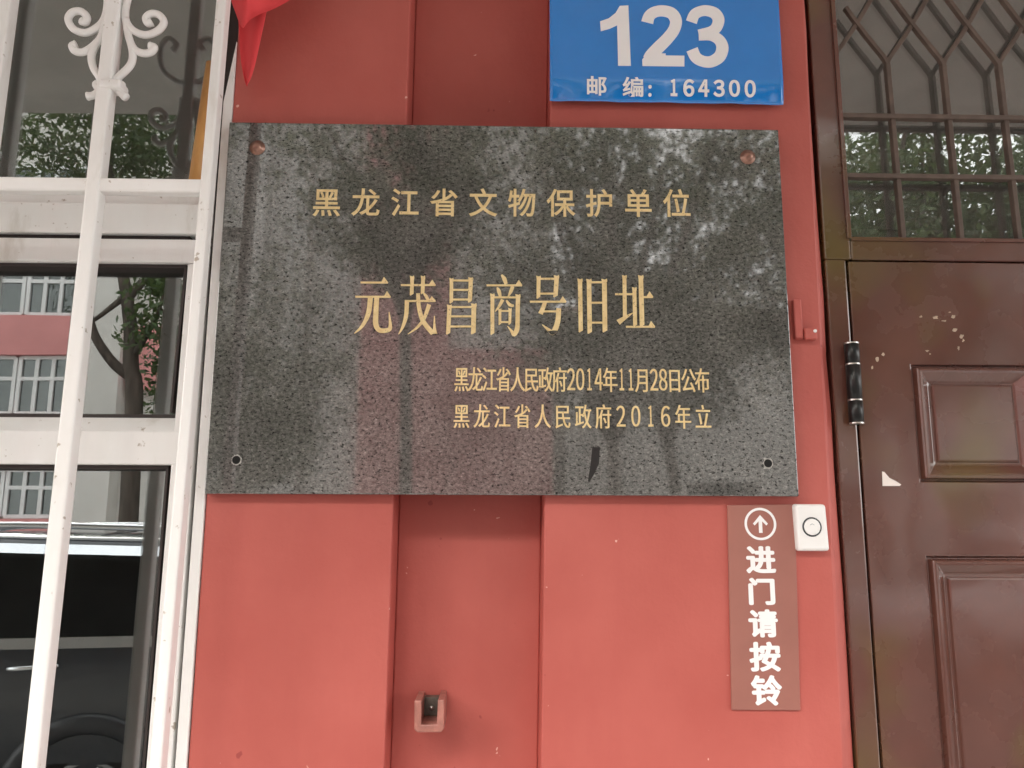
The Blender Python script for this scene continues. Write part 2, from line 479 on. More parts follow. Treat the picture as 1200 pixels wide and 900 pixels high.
# dark gaskets lining the openings
bm = bmesh.new()
box(bm, -1.07, -0.5124, SY + 0.012, 0.085, zs0 - 0.006, zs0 - 0.0004)
box(bm, -1.07, -0.5124, SY + 0.032, 0.085, zb + 0.0003, zb + 0.006)
box(bm, -1.07, -0.5165, SY + 0.012, 0.085, zm0 - 0.006, zm0 - 0.0004)
slant(bm, -0.5185, -0.5150, -0.5128, -0.5085, SY + 0.006, 0.084, zb + 0.006, zs0 - 0.0062)
slant(bm, -0.5208, -0.5170, -0.5178, -0.5140, SY + 0.006, 0.084, 1.0206, zm0 - 0.0062)
box(bm, -1.88, -0.51, SY + 0.012, 0.105, zs1 + 0.0003, ztr0 - 0.0003)       # gap between transom and sash
fin('gasket', bm, M['gasket'], win)
bm = bmesh.new(); box(bm, -1.88, -1.2, GL, GL + 0.004, ztr1 + 0.001, 2.86); fin('pane', bm, M['glass_film'], win)
bm = bmesh.new(); box(bm, -1.15, -0.489, GL, GL + 0.004, ztr1 + 0.001, 2.86); fin('pane', bm, M['glass_film'], win)
for a, b_ in ((-1.83, -1.12), (-1.07, -0.516)):
    bm = bmesh.new(); box(bm, a, b_ + 0.006, GL + 0.001, GL + 0.005, zm1 + 0.001, zs0); fin('pane', bm, M['glass'], win)
    bm = bmesh.new(); box(bm, a, b_ + 0.003, GL + 0.001, GL + 0.005, 1.021, zm0); fin('pane', bm, M['glass'], win)
# white trim strip between window and red wall, peeled away to a point at the top
bm = bmesh.new()
plate(bm, [(-0.4720, 0.96), (-0.4560, 0.96), (-0.4523, 2.47), (-0.4525, 2.505), (-0.4675, 2.395)], 0.0165, 0.1)
fin('trim_strip', bm, M['white'], win, bevel=0.001)
bm = bmesh.new(); box(bm, -0.4752, -0.4558, 0.032, 0.11, 0.96, 2.94); fin('groove', bm, M['gasket'], win)

# ------------------------------------------------------------------ security grille
gr = tag(empty('window_grille', (-1.2, -0.1, 0.96)), 'white tubular security grille with scrollwork standing in front of the window', 'grille')
GY = -0.110
def gbar(xt, xb, name='bar', ww=0.021):
    bm = bmesh.new()
    slant(bm, xb - ww / 2, xb + ww / 2, xt - ww / 2, xt + ww / 2, GY, GY + 0.024, 0.97, 2.93)
    fin(name, bm, M['white'], gr, bevel=0.003)
gbar(-0.4305, -0.4560, 'upright', 0.0155)
for k, (t_, b2) in enumerate(((-0.595, -0.616), (-0.759, -0.777), (-0.922, -0.938), (-1.085, -1.10), (-1.248, -1.262), (-1.411, -1.424), (-1.574, -1.586), (-1.737, -1.748), (-1.90, -1.91))):
    gbar(t_, b2)
zh1, zh0 = zz(60, 206.5, GY), zz(60, 222.5, GY)
for a, b_ in ((zh0, zh1), (0.975, 0.998), (2.905, 2.928)):
    bm = bmesh.new(); box(bm, -1.905, -0.437, GY + 0.002, GY + 0.022, a, b_); fin('cross_bar', bm, M['white'], gr, bevel=0.003)
# stubs that tie the grille to the wall
for z in (1.1, 2.85):
    bm = bmesh.new(); box(bm, -0.448, -0.436, GY + 0.0245, WY + 0.004, z, z + 0.012); fin('tie', bm, M['white'], gr)
def scroll(pts, mirror=False):
    P = [at(x / 4, y / 4, GY + 0.012) for x, y in pts]
    return P
SC = [[(504, -12), (502, 40), (488, 92), (455, 130), (400, 154), (345, 136), (320, 92), (340, 58), (380, 54), (408, 80), (400, 106), (382, 98)],
      [(496, 70), (486, 140), (468, 184), (430, 222), (390, 244), (352, 240), (338, 216), (358, 208)],
      [(456, 196), (430, 256), (438, 318), (476, 372)],
      [(486, 384), (450, 396), (464, 424), (440, 446), (408, 452)],
      [(600, -12), (588, 50), (592, 100), (624, 142), (680, 164), (738, 146), (768, 106), (748, 72), (710, 64), (684, 86), (694, 110), (714, 104)],
      [(590, 90), (604, 176), (630, 230), (672, 250), (708, 244), (724, 222), (700, 216)],
      [(606, 180), (622, 250), (612, 304), (562, 356), (536, 378)],
      [(536, 384), (572, 398), (556, 424), (592, 458)]]
UPP = [[(520, -100), (470, -115), (395, -180), (385, -290), (430, -350), (478, -320), (455, -280)],
       [(575, -100), (625, -115), (700, -180), (710, -290), (665, -350), (617, -320), (640, -280)]]
for s in SC + UPP:
    bm = bmesh.new()
    P = smooth_path(scroll(s), 6)
    k = len(P)
    R = [0.0056] * k
    R[-1] = 0.0062; R[-2] = 0.0066; R[-3] = 0.0062
    tube(bm, P, R, 12)
    fin('scroll', bm, M['white'], gr, smooth=True)
bm = bmesh.new()
p = at(129, 98, GY)
box(bm, p.x - 0.0165, p.x + 0.0165, GY - 0.004, GY + 0.027, p.z - 0.007, p.z + 0.007); fin('collar', bm, M['white'], gr, bevel=0.004)

# wooden pole standing between grille and glass, its foot on the glazing ledge
bm = bmesh.new()
pa, pb = at(229, 214, -0.02), at(241, 122, 0.016)
tube(bm, [pa, pa.lerp(pb, 0.5), pb, pb + (pb - pa) * 0.55], [0.0105, 0.0100, 0.0092, 0.008], 16)
tag(fin('wooden_pole', bm, M['wood'], smooth=True), 'orange varnished wooden pole leaning behind the white grille', 'pole')

# ------------------------------------------------------------------ lettering
_cache = {}
_tc = bpy.data.curves.new('glyph', 'FONT'); _tc.resolution_u = 4
_to = bpy.data.objects.new('glyph', _tc); C.objects.link(_to)
def glyph(ch):
    """closed outlines of one character, from the built-in typeface"""
    if ch in _cache: return _cache[ch]
    key = ch
    if ch.isdigit(): ch = chr(0xFF10 + int(ch))
    _tc.body = ch
    bpy.context.view_layer.update()
    dg = bpy.context.evaluated_depsgraph_get()
    ev = _to.evaluated_get(dg)
    cu = ev.to_curve(dg)
    out = []
    for s in cu.splines:
        bp = s.bezier_points; n = len(bp); poly = []
        for i in range(n):
            a, b_ = bp[i], bp[(i + 1) % n]
            p0, p1, p2, p3 = a.co, a.handle_right, b_.handle_left, b_.co
            chord = (p3 - p0).length
            dev = max((p1 - p0.lerp(p3, 1 / 3)).length, (p2 - p0.lerp(p3, 2 / 3)).length)
            straight = chord > 1e-6 and abs((p1 - p0).cross(p3 - p0).length) < 1e-4 * chord and abs((p2 - p0).cross(p3 - p0).length) < 1e-4 * chord
            k = 1 if straight else 5
            for t in range(k):
                u = t / k
                q = p0 * (1 - u) ** 3 + p1 * 3 * u * (1 - u) ** 2 + p2 * 3 * u * u * (1 - u) + p3 * u ** 3
                if not poly or (Vector((q.x, q.y)) - poly[-1]).length > 1e-5: poly.append(Vector((q.x, q.y)))
        if len(poly) > 2 and (poly[0] - poly[-1]).length < 1e-5: poly.pop()
        if len(poly) > 2: out.append(poly)
    ev.to_curve_clear()
    _cache[key] = out
    return out

def area(p): return sum(p[i].x * p[(i + 1) % len(p)].y - p[(i + 1) % len(p)].x * p[i].y for i in range(len(p))) / 2

def fatten(polys, ax, az):
    """push every outline outwards, ax sideways and az up and down"""
    if not polys: return polys
    big = max(polys, key=lambda p: abs(area(p)))
    sg = 1 if area(big) > 0 else -1
    out = []
    for p in polys:
        n = len(p); q = []
        for i in range(n):
            e0 = (p[i] - p[i - 1]).normalized(); e1 = (p[(i + 1) % n] - p[i]).normalized()
            n0 = Vector((e0.y, -e0.x)) * sg; n1 = Vector((e1.y, -e1.x)) * sg
            m_ = n0 + n1
            if m_.length < 0.2: m_ = n0
            m_ = m_ / max(0.45, m_.length_squared / 2) if m_.length else m_
            q.append(p[i] + Vector((m_.x * ax, m_.y * az)))
        out.append(q)
    return out

def curve_mesh(polys, depth, y, bev=0.0):
    cu = bpy.data.curves.new('outline', 'CURVE')
    cu.dimensions = '2D'; cu.fill_mode = 'BOTH'; cu.extrude = depth / 2; cu.bevel_depth = bev; cu.bevel_resolution = 1
    for p in polys:
        s = cu.splines.new('POLY'); s.points.add(len(p) - 1); s.use_cyclic_u = True
        for pt, q in zip(s.points, p): pt.co = (q.x, q.y, 0, 1)
    ob = bpy.data.objects.new('outline', cu); C.objects.link(ob)
    bpy.context.view_layer.update()
    dg = bpy.context.evaluated_depsgraph_get()
    me = bpy.data.meshes.new_from_object(ob.evaluated_get(dg))
    bpy.data.objects.remove(ob); bpy.data.curves.remove(cu)
    me.transform(Matrix.Translation((0, y - depth / 2, 0)) @ Matrix.Rotation(pi / 2, 4, 'X'))
    return me

def em_place(ch, cx, cz, sx, sz, ax=0.0, az=0.0):
    ps = [[Vector(((q.x - 0.5) * sx + cx, (q.y - 0.38) * sz + cz)) for q in p] for p in glyph(ch)]
    return fatten(ps, ax, az)

def box_place(ch, x0, x1, z0, z1, ax=0.0, az=0.0):
    g = glyph(ch)
    xs = [q.x for p in g for q in p]; ys = [q.y for p in g for q in p]
    x0 += ax; x1 -= ax; z0 += az; z1 -= az
    kx = (x1 - x0) / max(1e-6, max(xs) - min(xs)); kz = (z1 - z0) / max(1e-6, max(ys) - min(ys))
    return fatten([[Vector((x0 + (q.x - min(xs)) * kx, z0 + (q.y - min(ys)) * kz)) for q in p] for p in g], ax, az)

def pxbox(ch, x0, y0, x1, y1, Y, ax=0.0, az=0.0):
    a = at(x0, (y0 + y1) / 2, Y).x; b_ = at(x1, (y0 + y1) / 2, Y).x
    t_ = at((x0 + x1) / 2, y0, Y).z; d = at((x0 + x1) / 2, y1, Y).z
    return box_place(ch, a, b_, d, t_, ax, az)

def bold_mesh(chars, Y, ax, az):
    """heavy lettering: the same outline struck several times side by side"""
    bm = bmesh.new()
    for i, (dx, dz) in enumerate(((0, 0), (-1, 0), (1, 0), (0, 1), (0, -1), (-0.7, 0.7), (0.7, 0.7), (-0.7, -0.7), (0.7, -0.7))):
        ps = []
        for ch, (x0, y0, x1, y1) in chars:
            a = at(x0, (y0 + y1) / 2, Y).x; b_ = at(x1, (y0 + y1) / 2, Y).x
            t_ = at((x0 + x1) / 2, y0, Y).z; d = at((x0 + x1) / 2, y1, Y).z
            ps += [[q + Vector((dx * ax, dz * az)) for q in p] for p in box_place(ch, a + ax, b_ - ax, d + az, t_ - az)]
        me = curve_mesh(ps, 0.0007, Y - 0.00003 * i)
        bm.from_mesh(me); bpy.data.meshes.remove(me)
    me = bpy.data.meshes.new('lettering'); bm.to_mesh(me); bm.free()
    return me

# ------------------------------------------------------------------ the granite plaque
plq = tag(empty('stone_plaque', (0, WY, 2.05)), 'dark polished granite plaque with gold Chinese lettering fixed across the red wall', 'plaque')
bm = bmesh.new()
box(bm, -0.4495, 0.4505, 0.0, WY - 0.0003, 1.75, 2.35)
fin('slab', bm, M['granite'], plq, bevel=0.0016)

LET = 0.0008
def row(text, xa, xb, za, zb, sx, sz, ax, az):
    n = len(text); out = []
    for i, ch in enumerate(text):
        t_ = i / (n - 1)
        out += em_place(ch, xa + (xb - xa) * t_, za + (zb - za) * t_, sx, sz, ax, az)
    return out
# first line
pts = row('黑龙江省文物保护单位', -0.2860, 0.2777, 2.2140, 2.2195, 0.0465, 0.0500, 0.0006, 0.0005)
link('lettering', curve_mesh(pts, LET, -0.0001), M['gold'], plq)
# third line: condensed, digits narrower than the characters
def mixed(text, x0, x1, zc0, zc1, cw, dw, em, sz, ax, az, dz0, dh):
    tot = sum(dw if c.isdigit() else cw for c in text)
    k = (x1 - x0) / tot; x = x0; out = []
    for c in text:
        wd = (dw if c.isdigit() else cw) * k
        xc = x + wd / 2
        z = zc0 + (zc1 - zc0) * ((xc - x0) / (x1 - x0))
        if c.isdigit():
            hw = (0.15 if c == '1' else 0.27) * em
            out += box_place(c, xc - hw, xc + hw, z - dh / 2 + dz0, z + dh / 2 + dz0, ax, az)
        else:
            out += em_place(c, xc, z, em, sz, ax, az)
        x += wd
    return out
pts = mixed('黑龙江省人民政府2014年11月28日公布', -0.0768, 0.3195, 1.9275, 1.9285, 1.0, 0.66, 0.0238, 0.0415, 0.00048, 0.0000, 0.0008, 0.0345)
link('lettering', curve_mesh(pts, LET, -0.0001), M['gold'], plq)
pts = mixed('黑龙江省人民政府2016年立', -0.0808, 0.3235, 1.8700, 1.8712, 1.0, 0.74, 0.0262, 0.0400, 0.00045, 0.0000, 0.0008, 0.0325)
link('lettering', curve_mesh(pts, LET, -0.0001), M['gold'], plq)

# second line, the title: drawn stroke by stroke (thin horizontals with a peak, heavy uprights)
def tp(x, y): 
    p = at(400 + x / 6, 300 + y / 6, 0.0)
    return Vector((p.x, p.z))
def hs(x0, x1, y, ap=None, t_=13):
    pl = [(x0, y - t_ / 2), (x1 - 46, y - t_ / 2), ap, (x1, y - 2), (x1 - 3, y + t_ / 2), (x0 + 2, y + t_ / 2)] if ap else [(x0, y - t_ / 2), (x1, y - t_ / 2), (x1, y + t_ / 2), (x0, y + t_ / 2)]
    return pl
def vs_(xa, ya, xb, yb, w_):
    return [(xa - w_ * 0.62, ya - 2), (xa + w_ * 0.1, ya + 4), (xa + w_ * 0.5, ya - 3), (xa + w_ * 0.62, ya + 12), (xa + w_ * 0.5, ya + 26), (xb + w_ * 0.5, yb - 12), (xb - w_ * 0.3, yb + 2), (xb - w_ * 0.5, yb - 2), (xa - w_ * 0.5, ya + 22)]
def br_(pts, ws):
    P = smooth_path([(x, y, 0) for x, y in pts], 6); n = len(P); L = []; R = []
    for i, p in enumerate(P):
        d = (P[min(i + 1, n - 1)] - P[max(i - 1, 0)]).normalized()
        u = i / (n - 1) * (len(ws) - 1); k = min(int(u), len(ws) - 2); w_ = ws[k] + (ws[k + 1] - ws[k]) * (u - k)
        nn = Vector((-d.y, d.x, 0)) * w_ / 2
        L.append(tuple((p + nn)[:2])); R.append(tuple((p - nn)[:2]))
    return L + R[::-1]
ST = [
 # yuan
 hs(135, 330, 188, (300, 148)), hs(98, 348, 288, (322, 248)), br_([(205, 288), (192, 400), (150, 490), (92, 546)], [34, 33, 22, 4]),
 br_([(250, 288), (244, 400), (243, 480), (268, 522), (320, 524), (345, 500), (336, 395)], [34, 35, 36, 34, 30, 26, 4]),
 # mao
 hs(418, 664, 206, (640, 168)), vs_(498, 142, 495, 278, 26), vs_(575, 142, 572, 268, 26), hs(462, 664, 318, (636, 284)),
 br_([(462, 312), (456, 420), (432, 500), (403, 552)], [30, 29, 20, 3]),
 br_([(540, 264), (546, 360), (576, 460), (645, 546)], [26, 28, 32, 34]), br_([(658, 548), (655, 500), (655, 422)], [34, 18, 4]),
 br_([(618, 342), (582, 440), (532, 505), (468, 550)], [28, 23, 17, 3]), br_([(578, 262), (596, 284), (612, 312)], [8, 24, 20]),
 # chang
 vs_(775, 158, 773, 334, 25), vs_(910, 152, 904, 328, 29), hs(775, 908, 174), hs(775, 906, 240), hs(775, 905, 308),
 vs_(760, 344, 751, 552, 29), vs_(932, 336, 928, 550, 33), hs(760, 930, 360), hs(758, 930, 426), hs(756, 930, 497),
 # shang
 br_([(1126, 134), (1146, 162), (1158, 198)], [10, 30, 22]), hs(1020, 1272, 208, (1248, 170)),
 br_([(1096, 222), (1108, 250), (1118, 286)], [10, 28, 18]), br_([(1204, 216), (1192, 250), (1172, 288)], [26, 24, 6]),
 vs_(1062, 266, 1062, 554, 27), hs(1062, 1240, 292), vs_(1242, 272, 1238, 500, 30), br_([(1239, 478), (1234, 520), (1214, 552), (1196, 528), (1168, 494)], [30, 34, 30, 18, 3]),
 br_([(1134, 308), (1112, 350), (1082, 392)], [26, 20, 4]), br_([(1160, 312), (1184, 344), (1212, 352)], [10, 24, 14]),
 vs_(1115, 372, 1115, 486, 19), vs_(1186, 368, 1184, 484, 20), hs(1115, 1185, 388, None, 11), hs(1115, 1185, 466, None, 11),
 # hao
 vs_(1387, 142, 1385, 300, 27), vs_(1513, 138, 1506, 290, 31), hs(1387, 1510, 162), hs(1387, 1508, 266),
 hs(1325, 1582, 323, (1556, 284)), br_([(1432, 326), (1418, 366), (1400, 408)], [28, 30, 34]), hs(1400, 1532, 391),
 br_([(1528, 370), (1523, 450), (1506, 510), (1484, 540), (1456, 520), (1412, 484)], [33, 36, 38, 34, 22, 3]),
 # jiu
 vs_(1678, 162, 1683, 536, 30), vs_(1741, 164, 1746, 546, 31), vs_(1849, 164, 1853, 536, 33), hs(1744, 1852, 186), hs(1744, 1852, 330), hs(1746, 1852, 470),
 # zhi
 vs_(1990, 138, 1993, 436, 27), hs(1924, 2046, 270), br_([(1946, 468), (1990, 438), (2048, 402)], [40, 26, 4]),
 vs_(2060, 222, 2065, 496, 27), vs_(2105, 138, 2114, 496, 32), hs(2112, 2192, 290, (2166, 250)), hs(2000, 2206, 499, (2176, 458)),
]
bm = bmesh.new()
for i, s in enumerate(ST):
    P = [tp(x, y) for x, y in s]
    y = -0.0006 - (i % 9) * 0.00006
    me = curve_mesh([P], 0.0016, y + 0.0006)
    bm.from_mesh(me); bpy.data.meshes.remove(me)
me = bpy.data.meshes.new('title'); bm.to_mesh(me); bm.free()
link('lettering', me, M['gold'], plq)

# bolts in the top corners, empty drill holes in the bottom ones
for px, py in ((301, 172), (877, 183)):
    p = at(px, py, -0.004)
    bm = bmesh.new(); lathe(bm, (p.x, 0.0, p.z), (0, -1, 0), [(0.0002, 0.0125), (0.0015, 0.0125), (0.0022, 0.0085), (0.0060, 0.0080), (0.0085, 0.0055), (0.0095, 0.0018)], 20)
    bolt = fin('bolt', bm, M['rust'], plq, smooth=True)
for px, py in ((277, 539), (900, 543)):
    p = at(px, py, 0)
    bm = bmesh.new(); lathe(bm, (p.x, 0.0, p.z), (0, -1, 0), [(0.0001, 0.0062), (0.0003, 0.0062)], 20); fin('drill_hole', bm, M['hole'], plq)
    bm = bmesh.new()
    n = 28; ins = [(p.x + 0.0063 * cos(2 * pi * k / n), p.z + 0.0063 * sin(2 * pi * k / n)) for k in range(n)]
    rr_ = [0.0085 + rnd.uniform(-0.0012, 0.0016) + (0.003 if px > 600 and k in (9, 10, 18, 19) else 0) for k in range(n)]
    ous = [(p.x + rr_[k] * cos(2 * pi * k / n), p.z + rr_[k] * sin(2 * pi * k / n)) for k in range(n)]
    a = [bm.verts.new((x, -0.0004, z)) for x, z in ins]; b_ = [bm.verts.new((x, 0.0002, z)) for x, z in ous]
    for k in range(n): bm.faces.new((a[k], a[(k + 1) % n], b_[(k + 1) % n], b_[k]))
    fin('chipped_rim', bm, M['chip'], plq)
# dark blade-shaped mark low on the slab
bm = bmesh.new()
plate(bm, [(at(x, y, 0).x, at(x, y, 0).z) for x, y in ((694, 524), (703, 524), (702, 543), (696, 556), (690, 566), (689, 563), (692, 545))], -0.0004, 0.0002)
fin('dark_mark', bm, simple('mark_dark', (0.02, 0.02, 0.02), 0.2), plq)

# ------------------------------------------------------------------ house number sign
sg = tag(empty('house_number_sign', (0.27, WY, 2.4)), 'blue enamel house number plate reading 123 above the granite plaque', 'sign')
bm = bmesh.new()
def sgy(z, x=0.27):   # thin sheet, dented and curled along its lower edge
    t_ = max(0.0, (2.440 - z) / 0.042)
    u_ = (x - 0.0732) / 0.39
    return 0.008 + (0.0032 + 0.0022 * u_ + 0.0010 * sin(u_ * 21 + 1.0) + 0.0007 * sin(u_ * 47)) * t_ ** 1.6
zs_ = [2.399 + 0.0048 * i for i in range(12)] + [2.47, 2.55, 2.62, 2.70]
fr, bk = [], []
xs_ = [0.0732 + (0.4640 - 0.0732) * i / 72 for i in range(73)]
for z in zs_:
    fr.append([bm.verts.new((x, sgy(z, x) - 0.006, z - (0.0006 if z < 2.40 else 0))) for x in xs_]); bk.append([bm.verts.new((x, sgy(z, x) - 0.0045, z)) for x in xs_])
for g_ in (fr, bk):
    for a, b_ in zip(g_, g_[1:]):
        for k in range(len(xs_) - 1): bm.faces.new((a[k], a[k + 1], b_[k + 1], b_[k]))
for k in range(len(xs_) - 1):
    bm.faces.new((fr[0][k], fr[0][k + 1], bk[0][k + 1], bk[0][k])); bm.faces.new((fr[-1][k], fr[-1][k + 1], bk[-1][k + 1], bk[-1][k]))
for r in range(len(zs_) - 1):
    bm.faces.new((fr[r][0], fr[r + 1][0], bk[r + 1][0], bk[r][0])); bm.faces.new((fr[r][-1], fr[r + 1][-1], bk[r + 1][-1], bk[r][-1]))
fin('plate', bm, M['blue'], sg, smooth=True)
SYF = 0.002
def bolden(a): return a
def num_poly(pl): return [Vector(q(620 + x / 3.75, y / 3.75, SYF)) for x, y in pl]
def q(px, py, Y): p_ = at(px, py, Y); return (p_.x, p_.z)
NUMS = [[[(398, 27), (436, 25), (447, 290), (391, 290), (387, 112), (352, 128), (315, 138), (312, 95), (350, 82), (380, 58)]],
        [br_([(519, 100), (528, 72), (552, 54), (588, 49), (626, 60), (645, 92), (636, 132), (606, 172), (566, 212), (536, 244), (526, 262)], [54, 50, 48, 49, 52, 52, 52, 54, 54, 54]),
         [(497, 262), (520, 236), (600, 236), (600, 245), (682, 246), (682, 293), (498, 291)]],
        [br_([(713, 98), (726, 66), (752, 51), (782, 48), (816, 60), (832, 88), (822, 122), (796, 140), (745, 152)], [50, 48, 46, 47, 50, 52, 50, 44, 42]),
         br_([(745, 158), (800, 158), (836, 178), (849, 212), (836, 250), (800, 272), (762, 270), (732, 252), (716, 218)], [42, 44, 48, 54, 54, 50, 48, 50, 52])]]
for dg_ in NUMS:
    bm = bmesh.new()
    for i, pl in enumerate(dg_):
        me = curve_mesh([num_poly(pl)], 0.0008, SYF - 0.0002 - 0.00008 * i); bm.from_mesh(me); bpy.data.meshes.remove(me)
    me = bpy.data.meshes.new('numeral'); bm.to_mesh(me); bm.free()
    link('numeral', me, M['sign_white'], sg)
pts = pxbox('邮', 688, 89, 711, 111, 0, 0.0008, 0.0006) + pxbox('编', 730, 90, 754, 112, 0, 0.0008, 0.0006)
me = curve_mesh(pts[:len(glyph('邮'))], 0.0008, 0.0)
for v_ in me.vertices: v_.co.y += sgy(v_.co.z, v_.co.x) - 0.0068
link('lettering', me, M['sign_white'], sg)
pts = pts[len(glyph('邮')):]
pts += pxbox('.', 760, 99, 764, 103, 0) + pxbox('.', 760, 108, 764, 112, 0)
SPLIT = pts; pts = []
for ch, xc in (('1', 790), ('6', 807.5), ('4', 825), ('3', 843), ('0', 861), ('0', 879.5)):
    h = 4 if ch == '1' else 6.5
    pts += pxbox(ch, xc - h, 92.5 + (xc - 790) * 0.012, xc + h, 111.5 + (xc - 790) * 0.012, 0, 0.0011, 0.0010)
for pp in (SPLIT, pts):
    me = curve_mesh(pp, 0.0008, 0.0)
    for v_ in me.vertices: v_.co.y += sgy(v_.co.z, v_.co.x) - 0.0068
    link('lettering', me, M['sign_white'], sg)

# ------------------------------------------------------------------ doorbell notice and doorbell
nt_ = tag(empty('doorbell_notice', (0.39, WY, 1.44)), 'narrow brown notice with white Chinese lettering under an upward arrow, below the plaque', 'sign')
bm = bmesh.new()
def q(px, py, Y): p_ = at(px, py, Y); return (p_.x, p_.z)
NY = 0.016
plate(bm, [q(852.5, 592, NY), q(857.5, 832, NY), q(938, 832.5, NY), q(931.5, 591, NY)], NY, WY - 0.0004)
fin('board', bm, M['notice'], nt_, bevel=0.0008)
def ringpoly(cx, cz, r, n=48): return [Vector((cx + r * cos(2 * pi * k / n), cz + r * sin(2 * pi * k / n))) for k in range(n)]
ca = at(891, 614, NY)
pts = [ringpoly(ca.x, ca.z, 0.0245), list(reversed(ringpoly(ca.x, ca.z, 0.0208)))]
link('arrow_ring', curve_mesh(pts, 0.0007, NY - 0.0001), M['sign_white'], nt_)
ar = [(0, 0.0135), (0.0115, 0.0005), (0.0090, -0.0022), (0.0027, 0.0040), (0.0027, -0.0135), (-0.0027, -0.0135), (-0.0027, 0.0040), (-0.0090, -0.0022), (-0.0115, 0.0005)]
link('arrow', curve_mesh([[Vector((ca.x + x, ca.z + z)) for x, z in ar]], 0.0007, NY - 0.0001), M['sign_white'], nt_)
pts = []
for ch, bx in (('进', (874, 640, 909, 672)), ('门', (877, 677, 908, 709)), ('请', (877, 714, 911.5, 747)), ('按', (878, 752, 914.5, 787)), ('铃', (880, 791, 916.5, 827))):
    pts.append((ch, bx))
link('lettering', bold_mesh([(ch, bx) for ch, bx in pts], NY, 0.0019, 0.0014), M['sign_white'], nt_)

bell = tag(empty('doorbell', (0.47, WY, 1.67)), 'white plastic doorbell push with round grey ringed button beside the brown notice', 'doorbell')
bm = bmesh.new()
b0 = at(932.5, 591, 0.004); b1 = at(971.5, 645.5, 0.004)
hexa(bm, [(b0.x + 0.0003, 0.003, b1.z), (b1.x + 0.001, 0.003, b1.z), (b1.x + 0.003, WY - 0.0004, b1.z - 0.001), (b0.x, WY - 0.0004, b1.z - 0.001), (b0.x - 0.001, 0.003, b0.z), (b1.x - 0.0012, 0.003, b0.z), (b1.x + 0.001, WY - 0.0004, b0.z + 0.001), (b0.x - 0.002, WY - 0.0004, b0.z + 0.001)])
fin('case', bm, M['plastic'], bell, bevel=0.0045, seg=4)
cb = at(951.5, 617.5, 0.003)
bm = bmesh.new()
lathe(bm, (cb.x, 0.0031, cb.z), (0, -1, 0), [(0, 0.0148), (0.0010, 0.0146), (0.0012, 0.0132), (0.0002, 0.0128)], 40); fin('ring', bm, M['ring'], bell, smooth=True)
bm = bmesh.new()
lathe(bm, (cb.x, 0.0029, cb.z), (0, -1, 0), [(0, 0.0124), (0.0016, 0.0122), (0.0020, 0.0112), (0.0013, 0.004), (0.0012, 0.001)], 40); fin('button', bm, M['plastic'], bell, smooth=True)
me = curve_mesh([[Vector((cb.x + x * 0.001, cb.z + z * 0.001)) for x, z in ((-3.2, 3.3), (0, 5.2), (3.2, 3.3), (3.2, 2.5), (0, 4.3), (-3.2, 2.5))]], 0.0004, 0.0015)
link('bell_mark', me, simple('grey_print', (0.35, 0.38, 0.42), 0.5), bell)

# ------------------------------------------------------------------ small things on the wall
# U shaped flag pole socket in the channel
sk = tag(empty('bracket', (-0.1, WY + 0.075, 1.4)), 'small U shaped metal bracket painted pink inside the sunken wall channel', 'bracket')
RY = WY + 0.075
a = at(485.5, 821, RY - 0.075); b_ = at(520, 858.5, RY - 0.075)
bm = bmesh.new()
t_ = 0.0105
out = [(a.x, a.z), (a.x + 0.0008, b_.z + 0.004), (a.x + 0.006, b_.z), (b_.x - 0.004, b_.z), (b_.x, b_.z + 0.005), (b_.x, a.z + 0.001), (b_.x - t_ + 0.001, a.z + 0.001), (b_.x - t_, b_.z + t_ + 0.001), (a.x + t_, b_.z + t_), (a.x + t_, a.z)]
plate(bm, out, RY - 0.075, RY - 0.003)
fin('channel', bm, simple('worn_pink_paint', (0.36, 0.15, 0.12), 0.4, var=0.3, vscale=60, bmp=0.4, bscale=120), sk, bevel=0.0018)
bm = bmesh.new(); box(bm, a.x + t_ + 0.0002, b_.x - t_ - 0.0002, RY - 0.022, RY - 0.004, b_.z + t_ + 0.0015, a.z - 0.006)
fin('back_plate', bm, simple('bare_inside', (0.10, 0.085, 0.07), 0.5, var=0.4, vscale=90), sk)
bm = bmesh.new(); lathe(bm, ((a.x + b_.x) / 2, RY - 0.022, (a.z + b_.z) / 2 + 0.001), (0, -1, 0), [(0, 0.0035), (0.002, 0.0032), (0.003, 0.001)], 14)
fin('screw', bm, M['steel'], sk, smooth=True)

# painted-over cleat beside the plaque
cl = tag(empty('cleat', (0.47, WY, 2.0)), 'small red painted metal cleat on the wall at the right edge of the plaque', 'cleat')
bm = bmesh.new()
p0 = at(929, 351, 0.012); p1 = at(941, 397, 0.012)
box(bm, p0.x, p1.x, 0.009, WY - 0.0004, p1.z, p0.z); fin('tab', bm, M['red'], cl, bevel=0.002)
p0 = at(930, 384, 0.010); p1 = at(958, 398, 0.010)
bm = bmesh.new(); box(bm, p0.x + 0.0165, p1.x, 0.006, WY - 0.0004, p1.z, p0.z); fin('arm', bm, M['red'], cl, bevel=0.003)
p0 = at(956.5, 387.5, 0.004)
bm = bmesh.new(); lathe(bm, (p0.x - 0.001, 0.0061, p0.z), (0, -1, 0), [(0, 0.0030), (0.0014, 0.0026), (0.002, 0.0008)], 12); fin('screw', bm, M['plastic'], cl, smooth=True)

